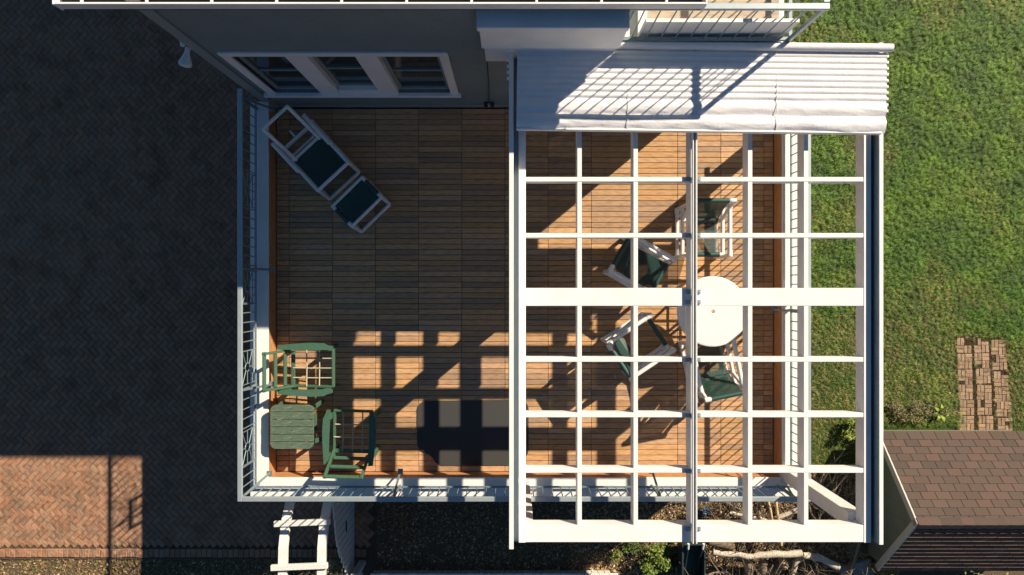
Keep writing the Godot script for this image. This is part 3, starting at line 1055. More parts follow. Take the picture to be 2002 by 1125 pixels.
# ------------------------------------------------------------------ furniture
func sling_mesh(prof: Array, hw: float, t := 0.004) -> Mesh:
	# prof: Vector2 (z, y) from front to back
	var st := new_st()
	for i in range(prof.size() - 1):
		var a: Vector2 = prof[i]
		var b: Vector2 = prof[i + 1]
		var d := (b - a).normalized()
		var n := Vector3(0, d.x, -d.y) * (1.0 if d.x > -0.5 else -1.0)
		for s in [1.0, -1.0]:
			var o: Vector3 = n * t * 0.5 * s
			quad(st, Vector3(-hw, a.y, a.x) + o, Vector3(hw, a.y, a.x) + o, Vector3(hw, b.y, b.x) + o, Vector3(-hw, b.y, b.x) + o, n * s)
		for s in [1.0, -1.0]:
			var o2: Vector3 = n * t * 0.5
			quad(st, Vector3(hw * s, a.y, a.x) - o2, Vector3(hw * s, b.y, b.x) - o2, Vector3(hw * s, b.y, b.x) + o2, Vector3(hw * s, a.y, a.x) + o2, Vector3(s, 0, 0))
	return st.commit()

func pipe(o: Node, called: String, a: Vector3, b: Vector3, r := 0.0265, m: Material = null) -> void:
	tube(o, called, [a, b], r, M.pvc if m == null else m, 12)

func sling_chair(label: String, at: Vector3, turn: float) -> Node3D:
	var c := thing("sling_chair", label, "chair", at, turn, "white pipe chairs around the round table")
	var w := 0.27
	for s in [-1.0, 1.0]:
		var x: float = w * s
		pipe(c, "floor_runner", Vector3(x, 0.028, -0.33), Vector3(x, 0.028, 0.33))
		pipe(c, "leg", Vector3(x, 0.028, -0.33), Vector3(x, 0.64, -0.33))
		pipe(c, "leg", Vector3(x, 0.028, 0.33), Vector3(x, 0.64, 0.33))
		pipe(c, "arm_rest", Vector3(x, 0.64, -0.345), Vector3(x, 0.64, 0.345), 0.029)
		pipe(c, "side_rail", Vector3(x, 0.33, -0.33), Vector3(x, 0.33, 0.33))
		pipe(c, "back_post", Vector3(x * 0.98, 0.335, 0.17), Vector3(x * 0.98, 0.82, 0.355), 0.025)
		for q in [Vector3(x, 0.64, -0.33), Vector3(x, 0.64, 0.33), Vector3(x, 0.028, -0.33), Vector3(x, 0.028, 0.33)]:
			var dz := signf(q.z) * -0.055
			tube(c, "fitting", [q + Vector3(0, 0, -dz * 0.3), q + Vector3(0, 0, dz)], 0.0335, M.pvc, 12)
		pipe(c, "fitting", Vector3(x * 1.08, 0.82, 0.355), Vector3(x * 0.82, 0.82, 0.355), 0.0335)
	pipe(c, "cross_rail", Vector3(-w, 0.40, -0.31), Vector3(w, 0.40, -0.31))
	pipe(c, "cross_rail", Vector3(-w, 0.27, 0.16), Vector3(w, 0.27, 0.16))
	pipe(c, "cross_rail", Vector3(-w, 0.82, 0.355), Vector3(w, 0.82, 0.355))
	pipe(c, "cross_rail", Vector3(-w, 0.028, 0.25), Vector3(w, 0.028, 0.25))
	var prof := [Vector2(-0.31, 0.424), Vector2(-0.22, 0.385), Vector2(-0.10, 0.345), Vector2(0.02, 0.318), Vector2(0.10, 0.318)]
	var prof2 := [Vector2(0.10, 0.318), Vector2(0.16, 0.35), Vector2(0.20, 0.42), Vector2(0.255, 0.54), Vector2(0.30, 0.66), Vector2(0.335, 0.77), Vector2(0.352, 0.845)]
	put(c, "seat_sling", sling_mesh(prof, 0.205), M.sling_thin)
	var s2 := put(c, "back_sling", sling_mesh(prof2, 0.205), M.sling)
	tube(s2, "hem", [Vector3(-0.205, 0.40, -0.31), Vector3(0.205, 0.40, -0.31)], 0.0315, M.hem, 12)
	tube(s2, "hem", [Vector3(-0.205, 0.82, 0.355), Vector3(0.205, 0.82, 0.355)], 0.0315, M.hem, 12)
	return c

func green_chair(label: String, at: Vector3, turn: float) -> Node3D:
	var c := thing("wooden_armchair", label, "chair", at, turn, "green wooden armchairs without cushions")
	var m: Material = M.green
	for s in [-1.0, 1.0]:
		# legs
		span(c, "leg", Vector3(s * 0.262, 0, -0.27), Vector3(s * 0.288, 0.56, -0.19), m, 0.004)
		span(c, "leg", Vector3(s * 0.262, 0, 0.26), Vector3(s * 0.288, 0.56, 0.34), m, 0.004)
		bar(c, "seat_rail", Vector3(s * 0.245, 0.39, -0.28), Vector3(s * 0.245, 0.33, 0.34), 0.028, 0.085, m, 0.004)
		bar(c, "back_stile", Vector3(s * 0.242, 0.36, 0.24), Vector3(s * 0.232, 0.86, 0.47), 0.03, 0.055, m, 0.004)
		# shaped arm
		var arm := [Vector2(0.255, -0.33), Vector2(0.30, -0.335), Vector2(0.318, -0.27), Vector2(0.345, -0.22), Vector2(0.352, -0.05), Vector2(0.345, 0.10), Vector2(0.32, 0.38), Vector2(0.262, 0.39), Vector2(0.262, 0.05), Vector2(0.258, -0.2)]
		var pl := []
		for q in arm:
			pl.append(Vector2(q.x * s, q.y))
		put(c, "arm_rest", prism_mesh(pl, 0.562, 0.588, 0.004), m)
	span(c, "front_rail", Vector3(-0.258, 0.33, -0.305), Vector3(0.258, 0.415, -0.278), m, 0.004)
	bar(c, "rear_rail", Vector3(-0.229, 0.36, 0.25), Vector3(0.229, 0.36, 0.25), 0.05, 0.03, m, 0.004)
	for k in 3:
		var t: float = [0.30, 0.62, 0.97][k]
		var p := Vector3(0, 0.36, 0.24).lerp(Vector3(0, 0.86, 0.47), t)
		var wd: float = 0.23 if k < 2 else 0.27
		put(c, "back_slat", box_mesh(Vector3(wd * 2 - 0.03, 0.052, 0.024), 0.004), m, Transform3D(Basis(Vector3.RIGHT, 0.43), p + Vector3(0, 0, -0.0)))
	for x in [-0.13, 0.0, 0.13]:
		tube(c, "strap", [Vector3(x, 0.405, -0.29), Vector3(x + 0.004, 0.375, -0.02), Vector3(x, 0.372, 0.25)], 0.0085, M.strap, 6)
	for z in [-0.11, 0.06]:
		tube(c, "strap", [Vector3(-0.245, 0.40, z), Vector3(0.0, 0.378, z + 0.003), Vector3(0.245, 0.40, z)], 0.0085, M.strap, 6)
	return c

func facing(fx: float, fz: float) -> float:
	return atan2(-fx, -fz)

func furniture() -> void:
	# round table
	var t := thing("round_table", "round white plastic table with central parasol hole", "table", Vector3(2.585, 0, 0.31))
	put(t, "table_top", lathe_mesh([Vector2(0.022, 0.69), Vector2(0.022, 0.72), Vector2(0.03, 0.724), Vector2(0.43, 0.724), Vector2(0.448, 0.72), Vector2(0.456, 0.708), Vector2(0.456, 0.685), Vector2(0.44, 0.68), Vector2(0.438, 0.698), Vector2(0.022, 0.69)], 64), M.pvc)
	for k in 4:
		var a := PI / 4 + k * PI / 2
		var d := Vector3(cos(a), 0, sin(a))
		tube(t, "leg", [d * 0.27 + Vector3.UP * 0.69, d * 0.30 + Vector3.UP * 0.3, d * 0.33], 0.02, M.pvc, 10)
	for k in 4:
		var a1 := PI / 4 + k * PI / 2
		var a2 := a1 + PI / 2
		for y in [0.18, 0.42]:
			tube(t, "stretcher", [Vector3(cos(a1) * 0.31, y, sin(a1) * 0.31), Vector3(cos(a2) * 0.31, y, sin(a2) * 0.31)], 0.014, M.pvc, 8)
	var ch := sling_chair("white pipe chair with green sling between awning and round table", Vector3(2.56, 0, -0.75), facing(0, 1))
	var c2 := copy(ch, "white pipe chair with green sling turned towards table beside thick middle beam", Vector3(1.70, 0, -0.29), facing(0.867, 0.5))
	c2.get_node("seat_sling").material_override = M.sling
	var c3 := copy(ch, "white pipe chair with its seat sling missing, diagonally below thick middle beam", Vector3(1.68, 0, 0.766), facing(0.83, -0.555))
	var gone := c3.get_node("seat_sling")
	c3.remove_child(gone)
	gone.free()
	var c4 := copy(ch, "white pipe chair with green sling partly under the round table's near edge", Vector3(2.67, 0, 1.03), facing(-0.2, -0.98))
	c4.get_node("seat_sling").material_override = M.sling_thin
	# lounger in the shade
	var lo := thing("lounge_chair", "white pipe lounge chair with dark sling seat and bare back frame", "lounge chair", Vector3(-2.58, 0, -1.69), facing(0.68, 0.735))
	for s in [-1.0, 1.0]:
		var x: float = 0.275 * s
		pipe(lo, "floor_runner", Vector3(x, 0.028, -0.38), Vector3(x, 0.028, 0.60))
		pipe(lo, "leg", Vector3(x, 0.028, -0.36), Vector3(x, 0.40, -0.27))
		pipe(lo, "leg", Vector3(x, 0.028, 0.40), Vector3(x, 0.56, 0.42))
		pipe(lo, "side_rail", Vector3(x, 0.40, -0.29), Vector3(x, 0.38, 0.30))
		pipe(lo, "arm_rest", Vector3(x, 0.56, 0.02), Vector3(x, 0.57, 0.52), 0.029)
		pipe(lo, "arm_post", Vector3(x, 0.39, 0.06), Vector3(x, 0.56, 0.06))
		pipe(lo, "back_post", Vector3(0.212 * s, 0.39, 0.21), Vector3(0.212 * s, 0.82, 0.64), 0.0255)
	pipe(lo, "back_rail", Vector3(-0.228, 0.82, 0.64), Vector3(0.228, 0.82, 0.64), 0.023)
	pipe(lo, "cross_rail", Vector3(-0.275, 0.40, -0.285), Vector3(0.275, 0.40, -0.285))
	pipe(lo, "cross_rail", Vector3(-0.275, 0.39, 0.23), Vector3(0.275, 0.39, 0.23))
	pipe(lo, "cross_rail", Vector3(-0.275, 0.028, -0.375), Vector3(0.275, 0.028, -0.375))
	pipe(lo, "cross_rail", Vector3(-0.275, 0.028, 0.56), Vector3(0.275, 0.028, 0.56))
	pipe(lo, "cross_rail", Vector3(-0.275, 0.028, 0.42), Vector3(0.275, 0.028, 0.42), 0.02)
	pipe(lo, "prop_rail", Vector3(-0.25, 0.30, 0.47), Vector3(0.25, 0.30, 0.47), 0.018)
	pipe(lo, "prop_stop", Vector3(0.02, 0.30, 0.46), Vector3(0.02, 0.27, 0.60), 0.016)
	put(lo, "sling", sling_mesh([Vector2(-0.28, 0.42), Vector2(-0.15, 0.392), Vector2(0.0, 0.378), Vector2(0.12, 0.385), Vector2(0.225, 0.408)], 0.245), M.sling)
	var fo := thing("footstool", "matching white pipe footstool with dark green sling on deck", "footstool", Vector3(-2.07, 0, -1.145), facing(0.70, 0.715))
	for s in [-1.0, 1.0]:
		var x2: float = 0.275 * s
		pipe(fo, "leg", Vector3(x2, 0.028, -0.24), Vector3(x2, 0.38, -0.18))
		pipe(fo, "leg", Vector3(x2, 0.028, 0.18), Vector3(x2, 0.38, 0.18))
		pipe(fo, "floor_runner", Vector3(x2, 0.028, -0.25), Vector3(x2, 0.028, 0.19))
		pipe(fo, "side_rail", Vector3(x2, 0.38, -0.19), Vector3(x2, 0.38, 0.19))
		tube(fo, "side_hem", [Vector3(x2, 0.38, -0.12), Vector3(x2, 0.38, 0.12)], 0.0305, M.hem, 10)
	pipe(fo, "cross_rail", Vector3(-0.29, 0.38, -0.185), Vector3(0.29, 0.38, -0.185), 0.023)
	pipe(fo, "cross_rail", Vector3(-0.29, 0.38, 0.185), Vector3(0.29, 0.38, 0.185), 0.023)
	pipe(fo, "cross_rail", Vector3(-0.275, 0.028, -0.25), Vector3(0.275, 0.028, -0.25))
	put(fo, "sling", sling_mesh([Vector2(-0.17, 0.392), Vector2(-0.05, 0.378), Vector2(0.06, 0.378), Vector2(0.17, 0.392)], 0.268), M.sling)
	# green armchairs and side table
	var gc := green_chair("green wooden armchair with strap seat, its back against white parapet", Vector3(-2.68, 0, 1.075), facing(1, 0))
	copy(gc, "green wooden armchair with strap seat beside plank table and front railing", Vector3(-2.13, 0, 1.94), facing(0.03, -1))
	var st := thing("side_table", "low green plank side table with clipped corners", "side table", Vector3(-2.905, 0, 1.84), 0.0)
	var pw := 0.59 / 6.0
	for k in 6:
		var z0 := -0.295 + k * pw + 0.004
		var z1 := z0 + pw - 0.008
		var ph := []
		if k == 0:
			ph = [Vector2(-0.225, z0), Vector2(0.225, z0), Vector2(0.265, z0 + 0.022), Vector2(0.287, z0 + 0.06), Vector2(0.287, z1), Vector2(-0.287, z1), Vector2(-0.287, z0 + 0.06), Vector2(-0.265, z0 + 0.022)]
		elif k == 5:
			ph = [Vector2(-0.287, z0), Vector2(0.287, z0), Vector2(0.287, z1 - 0.06), Vector2(0.265, z1 - 0.022), Vector2(0.225, z1), Vector2(-0.225, z1), Vector2(-0.265, z1 - 0.022), Vector2(-0.287, z1 - 0.06)]
		else:
			ph = [Vector2(-0.287, z0), Vector2(0.287, z0), Vector2(0.287, z1), Vector2(-0.287, z1)]
		var pk := put(st, "plank", prism_mesh(ph, 0.478 + rf(-0.001, 0.001), 0.50 + rf(-0.0015, 0.0015), 0.003), M.green_top)
		for xx in [-0.23, 0.0, 0.23]:
			put(pk, "screw", box_mesh(Vector3(0.008, 0.002, 0.008), 0.0), M.dark_metal, Transform3D(Basis.IDENTITY, Vector3(xx, 0.5022, (z0 + z1) / 2)))
	for sx in [-1.0, 1.0]:
		span(st, "apron", Vector3(sx * 0.225, 0.41, -0.27), Vector3(sx * 0.25, 0.477, 0.27), M.green, 0.004)
		for sz in [-1.0, 1.0]:
			bar(st, "leg", Vector3(sx * 0.235, 0.41, sz * 0.22), Vector3(sx * 0.27, 0.0, sz * 0.26), 0.06, 0.025, M.green, 0.004)
	span(st, "lower_shelf", Vector3(-0.24, 0.18, -0.12), Vector3(0.24, 0.205, 0.12), M.green, 0.004)
	# dry leaves
	for q in [["curled dry leaf on deck boards just above the thick beam", Vector3(1.06, 0, -0.09), 0.6], ["single dry leaf on shaded boards near the bare seat chair", Vector3(1.43, 0, 1.24), 2.0], ["pale dry leaf on boards near the awning's left end", Vector3(0.27, 0, -2.08), 0.1]]:
		var lf := thing("dry_leaf", q[0], "leaf", q[1], q[2], "dry leaves on the deck")
		put(lf, "leaf_blade", leaf_mesh(0.04, 0.018, 0.012), M.straw, Transform3D(Basis(Vector3.RIGHT, 0.25), Vector3(0, 0.006, 0)))
	# black mat
	var poly := []
	for q in [[Vector2(-1.19, 1.71), 180, 270], [Vector2(0.10, 1.69), 270, 360], [Vector2(0.10, 2.26), 0, 70]]:
		for k in 7:
			var an := deg_to_rad(lerpf(q[1], q[2], k / 6.0))
			poly.append((q[0] as Vector2) + Vector2(cos(an), sin(an)) * 0.13)
	for q in [Vector2(0.05, 2.455), Vector2(0.0, 2.475), Vector2(-0.95, 2.475), Vector2(-1.02, 2.462), Vector2(-1.07, 2.43), Vector2(-1.10, 2.375), Vector2(-1.15, 2.325), Vector2(-1.22, 2.30), Vector2(-1.28, 2.26), Vector2(-1.315, 2.20), Vector2(-1.32, 2.12)]:
		poly.append(q)
	var md := thing("grill_mat", "black rubber mat with rounded corners lying on the deck", "mat", Vector3(-0.55, 0.0, 2.05))
	for i in poly.size():
		poly[i] -= Vector2(-0.55, 2.05)
	put(md, "rubber_sheet", prism_mesh(poly, 0.0015, 0.012, 0.003), M.mat)

# ------------------------------------------------------------------ garden
func leaf_cloud(n: int, rx: float, ry: float, rz: float, l: float, c0: Color, c1: Color, lumps := 6) -> Mesh:
	var st := new_st()
	var cs := []
	for i in lumps:
		cs.append(Vector3(rf(-rx, rx) * 0.65, rf(0.25, 0.9) * ry, rf(-rz, rz) * 0.65))
	for i in n:
		var c: Vector3 = cs[rng.randi() % lumps]
		var d := Vector3(rng.randfn(), rng.randfn(), rng.randfn()).normalized()
		var p := c + Vector3(d.x * rx, d.y * ry, d.z * rz) * 0.42 * pow(rng.randf(), 0.4)
		p.y = maxf(p.y, 0.02)
		var b := Basis(Vector3.UP, rf(0, TAU)) * Basis(Vector3.RIGHT, rf(-0.7, 0.7)) * Basis(Vector3.BACK, rf(-0.6, 0.6))
		var s := l * rf(0.6, 1.2)
		var col := c0.lerp(c1, rng.randf())
		st.set_color(col)
		var nn := b * Vector3.UP
		var a0 := p - b.x * s
		var a1 := p + b.z * s * 0.5 + nn * s * 0.15
		var a2 := p + b.x * s
		var a3 := p - b.z * s * 0.5 + nn * s * 0.15
		tri(st, a0, a1, a2, nn)
		tri(st, a0, a2, a3, nn)
	return st.commit()

func shrub(called: String, label: String, at: Vector3, n: int, r: Vector3, l: float, c0: Color, c1: Color, lumps := 6) -> Node3D:
	var o := thing(called, label, "shrub", at)
	put(o, "foliage", leaf_cloud(n, r.x, r.y, r.z, l, c0, c1, lumps), M.leafy)
	for k in 4:
		var d := Vector3(rf(-1, 1) * r.x * 0.5, r.y * rf(0.5, 0.8), rf(-1, 1) * r.z * 0.5)
		tube(o, "stem", [Vector3(d.x * 0.1, -0.03, d.z * 0.1), d * 0.5 + Vector3(0, 0.03, 0), d], [0.008, 0.006, 0.003], M.twig, 5)
	return o

func st_branch(st: SurfaceTool, a: Vector3, d: Vector3, length: float, r: float, depth: int) -> void:
	var pts := [a]
	var rad := [r]
	var p := a
	var dir := d.normalized()
	for k in 4:
		dir = (dir + Vector3(rf(-0.3, 0.3), rf(-0.12, 0.22), rf(-0.3, 0.3))).normalized()
		p += dir * length / 4
		pts.append(p)
		rad.append(r * (1.0 - 0.2 * (k + 1)))
	st_tube(st, pts, rad, 5)
	if depth > 0:
		for k in 3:
			var q: Vector3 = pts[1 + k]
			st_branch(st, q, (dir + Vector3(rf(-1, 1), rf(-0.1, 0.7), rf(-1, 1))).normalized(), length * 0.55, r * 0.5, depth - 1)

func bush_twigs(label: String, at: Vector3, n: int, hgt: float, leaves: int) -> void:
	var o := thing("twiggy_shrub", label, "shrub", at, 0.0, "bare shrubs at the arbour")
	for k in n:
		var st := new_st()
		st_branch(st, Vector3(rf(-0.05, 0.05), -0.02, rf(-0.05, 0.05)), Vector3(rf(-0.45, 0.45), 1.0, rf(-0.45, 0.45)), hgt * rf(0.7, 1.1), 0.009, 2)
		put(o, "stem", st.commit(), M.twig)
	put(o, "foliage", leaf_cloud(leaves, 0.22, hgt, 0.22, 0.016, Color(0.12, 0.14, 0.02), Color(0.24, 0.23, 0.06), 8), M.leafy)

func garden() -> void:
	arbour_and_fences()
	shed()
	brush_heap()
	plants_and_litter()

func arbour_and_fences() -> void:
	var a := thing("garden_arbour", "peeling white timber garden arch below the terrace railing", "arbour", Vector3(-2.86, GROUND, 3.78))
	var arc := [Vector2(-0.90, 0.0), Vector2(-0.90, 1.75), Vector2(-0.86, 2.02), Vector2(-0.74, 2.25), Vector2(-0.52, 2.42), Vector2(-0.22, 2.515), Vector2(0.15, 2.535), Vector2(0.52, 2.46), Vector2(0.80, 2.26), Vector2(0.95, 1.95), Vector2(0.98, 1.6), Vector2(0.98, 0.0)]
	for x in [-0.262, 0.268]:
		var st := new_st()
		var w := 0.058
		var th := 0.035
		for i in range(arc.size() - 1):
			var p0: Vector2 = arc[i]
			var p1: Vector2 = arc[i + 1]
			var dm: Vector2 = (p1 - p0).normalized()
			var d0: Vector2 = dm if i == 0 else ((p0 - arc[i - 1]).normalized() + dm).normalized()
			var d1: Vector2 = dm if i == arc.size() - 2 else (((arc[i + 2] as Vector2) - p1).normalized() + dm).normalized()
			var n0 := Vector3(0, d0.x, -d0.y) * th
			var n1 := Vector3(0, d1.x, -d1.y) * th
			var q0 := Vector3(x, p0.y, p0.x)
			var q1 := Vector3(x, p1.y, p1.x)
			var s := Vector3(w, 0, 0)
			quad(st, q0 - s + n0, q0 + s + n0, q1 + s + n1, q1 - s + n1, n0)
			quad(st, q0 - s - n0, q0 + s - n0, q1 + s - n1, q1 - s - n1, -n0)
			quad(st, q0 + s - n0, q0 + s + n0, q1 + s + n1, q1 + s - n1, Vector3.RIGHT)
			quad(st, q0 - s - n0, q0 - s + n0, q1 - s + n1, q1 - s - n1, Vector3.LEFT)
		put(a, "arch_rib", st.commit(), M.white_old)
	for q in [[-0.55, 2.45, 0.04], [0.0, 2.575, 0.04], [0.56, 2.50, 0.03]]:
		bx(a, "cross_slat", Vector3(-0.02, q[1] + 0.02, q[0]), Vector3(0.77, 0.055, 0.075), M.white_old, 0.005, Vector3(0, q[2], 0))
	for y in [0.4, 0.9, 1.4]:
		for z in [-0.945, 1.025]:
			bx(a, "side_slat", Vector3(0, y, z), Vector3(0.72, 0.06, 0.02), M.white_old, 0.004)
	# sweeping board fence, seen nearly from above
	var f := thing("swept_fence", "white vertical board fence with black latch beside the garden arch", "fence", Vector3(-2.74, GROUND, 2.85))
	var hs := [[0.0, 1.45], [0.41, 1.41], [1.13, 1.17], [1.42, 0.95], [2.0, 0.40]]
	var z := 0.0
	while z < 1.98:
		var zc := z + 0.06
		var hh := 0.4
		for k in range(hs.size() - 1):
			if zc >= hs[k][0] and zc <= hs[k + 1][0]:
				hh = lerpf(hs[k][1], hs[k + 1][1], (zc - hs[k][0]) / (hs[k + 1][0] - hs[k][0]))
		span(f, "board", Vector3(-0.010, 0.03, z), Vector3(0.014, hh + 0.03, z + 0.111), M.white_old, 0.005)
		z += 0.122
	span(f, "back_rail", Vector3(-0.05, 0.30, 0.0), Vector3(-0.011, 0.38, 1.95), M.white_old, 0.004)
	span(f, "back_rail", Vector3(-0.05, 0.80, 0.0), Vector3(-0.011, 0.88, 1.45), M.white_old, 0.004)
	span(f, "latch", Vector3(0.015, 0.62, 0.98), Vector3(0.03, 0.66, 1.16), M.hard_black, 0.004)
	span(f, "hinge", Vector3(0.015, 0.30, 0.62), Vector3(0.03, 0.36, 0.66), M.hard_black, 0.003)
	span(f, "post", Vector3(-0.02, 0.0, 2.0), Vector3(0.08, 0.55, 2.1), M.white_old, 0.006)
	# low fence along the lower edge
	var lf := thing("board_fence", "low white board edging along the bed below the terrace", "fence", Vector3(-0.4, GROUND, 4.93))
	var x2 := -2.0
	while x2 < 2.1:
		span(lf, "board", Vector3(x2, -0.04, -0.012), Vector3(x2 + 0.10, 0.17 + rf(-0.004, 0.004), 0.012), M.white_old, 0.004)
		x2 += 0.108
	var x3 := -2.02
	while x3 < 2.08:
		span(lf, "cap_board", Vector3(x3, 0.176, -0.05 + rf(-0.004, 0.004)), Vector3(x3 + 0.157, 0.2 + rf(-0.003, 0.003), 0.07), M.white_old, 0.005)
		x3 += 0.163
	for xp in [-2.05, -0.7, 0.65, 2.06]:
		span(lf, "post", Vector3(xp - 0.04, -0.04, 0.075), Vector3(xp + 0.04, 0.26, 0.155), M.white_old, 0.006)

func shed() -> void:
	var s := thing("garden_shed", "low shed with brown shingle roof and grey green gable", "shed", Vector3(6.12, GROUND, 3.55))
	var he := 0.50
	var hr := 1.60
	var hz := 1.14
	var L := 2.5
	# gable boards on the west face
	var nb := 9
	for k in nb:
		var z0 := -hz + 0.06 + (2 * hz - 0.12) * k / nb
		var z1 := -hz + 0.06 + (2 * hz - 0.12) * (k + 1) / nb - 0.004
		var st := new_st()
		var y0 := he - 0.03 + (hr - he) * (1.0 - absf(z0) / hz) - 0.0
		var y1 := he - 0.03 + (hr - he) * (1.0 - absf(z1) / hz) - 0.0
		var pts := [Vector2(z0, 0.0), Vector2(z1, 0.0), Vector2(z1, y1), Vector2(z0, y0)]
		if z0 < 0 and z1 > 0:
			pts = [Vector2(z0, 0.0), Vector2(z1, 0.0), Vector2(z1, y1), Vector2(0, hr - 0.03), Vector2(z0, y0)]
		for sg in [0.0, 0.03]:
			for i in range(1, pts.size() - 1):
				tri(st, Vector3(0.06 + sg, pts[0].y, pts[0].x), Vector3(0.06 + sg, pts[i].y, pts[i].x), Vector3(0.06 + sg, pts[i + 1].y, pts[i + 1].x), Vector3.LEFT if sg == 0.0 else Vector3.RIGHT)
		for i in pts.size():
			var p: Vector2 = pts[i]
			var q: Vector2 = pts[(i + 1) % pts.size()]
			var e := q - p
			quad(st, Vector3(0.06, p.y, p.x), Vector3(0.06, q.y, q.x), Vector3(0.09, q.y, q.x), Vector3(0.09, p.y, p.x), Vector3(0, -e.x, e.y))
		put(s, "gable_board", st.commit(), M.shed_wall)
	span(s, "side_wall", Vector3(0.09, 0, -hz + 0.06), Vector3(L, he + 0.02, -hz + 0.10), M.shed_wall, 0.0)
	span(s, "side_wall", Vector3(0.09, 0, hz - 0.10), Vector3(L, he + 0.02, hz - 0.06), M.shed_wall, 0.0)
	var ang := atan2(hr - he, hz)
	var sl := sqrt(hz * hz + (hr - he) * (hr - he))
	for sg in [-1.0, 1.0]:
		var roof := Node3D.new()
		roof.name = "roof_slope"
		s.add_child(roof, true)
		roof.transform = Transform3D(Basis(Vector3.RIGHT, -sg * -ang) if sg > 0 else Basis(Vector3.RIGHT, -ang), Vector3(0, hr, 0))
		# local: z runs down the slope away from the ridge (sign sg)
		bx(roof, "deck_sheet", Vector3(L / 2 + 0.02, -0.018, sg * sl / 2), Vector3(L - 0.04, 0.025, sl), M.joist, 0.0)
		var ex := sl / 12.0
		for r in 12:
			var x := -0.02 - (0.11 if r % 2 == 1 else 0.0)
			while x < L:
				var w := 0.228
				var xa := maxf(x, -0.02)
				var xb := minf(x + w - 0.005, L)
				if xb - xa > 0.04:
					var tilt := Basis(Vector3.RIGHT, sg * (0.075 + rf(-0.01, 0.012)))
					put(roof, "shingle", box_mesh(Vector3(snappedf(xb - xa, 0.001), 0.012, snappedf(ex + 0.035, 0.001)), 0.003), M.shingle[rng.randi() % 7], Transform3D(tilt, Vector3((xa + xb) / 2, 0.010 + rf(-0.0015, 0.0015), sg * (sl - (r + 0.5) * ex - 0.012 + 0.02))))
				x += w
		# barge board
		bx(roof, "barge_board", Vector3(-0.035, -0.04, sg * (sl / 2 + 0.01)), Vector3(0.03, 0.11, sl + 0.02), M.barge, 0.004)
	var xr := -0.03
	while xr < L:
		for sg in [-1.0, 1.0]:
			put(s, "ridge_shingle", box_mesh(Vector3(0.175, 0.012, 0.12), 0.003), M.shingle[rng.randi() % 7], Transform3D(Basis(Vector3.RIGHT, sg * ang) * Basis(Vector3.BACK, 0.05), Vector3(xr + 0.085, hr + 0.033, 0) + Basis(Vector3.RIGHT, sg * ang) * Vector3(0, 0, sg * 0.055)))
		xr += 0.165

func log_piece(called: String, label: String, category: String, pts: Array, rads: Array, m: Material, grp := "") -> void:
	var o := thing(called, label, category, pts[0], 0.0, grp)
	var fine := []
	var fr := []
	for i in range(pts.size() - 1):
		for k in 4:
			var t := k / 4.0
			fine.append((pts[i] as Vector3).lerp(pts[i + 1], t) - pts[0] + Vector3(rf(-1, 1), rf(-1, 1), rf(-1, 1)) * rads[i] * 0.26)
			fr.append(lerpf(rads[i], rads[i + 1], t) * rf(0.82, 1.2))
	fine.append((pts[-1] as Vector3) - pts[0])
	fr.append(rads[-1])
	tube(o, "bark", fine, fr, m, 9)
	for e in [0, fine.size() - 1]:
		var dr: Vector3 = ((fine[0] as Vector3) - fine[1]).normalized() if e == 0 else ((fine[e] as Vector3) - fine[e - 1]).normalized()
		tube(o, "cut_end", [fine[e] - dr * 0.004, fine[e] + dr * 0.003], fr[e] * 0.9, M.cut_wood, 9)

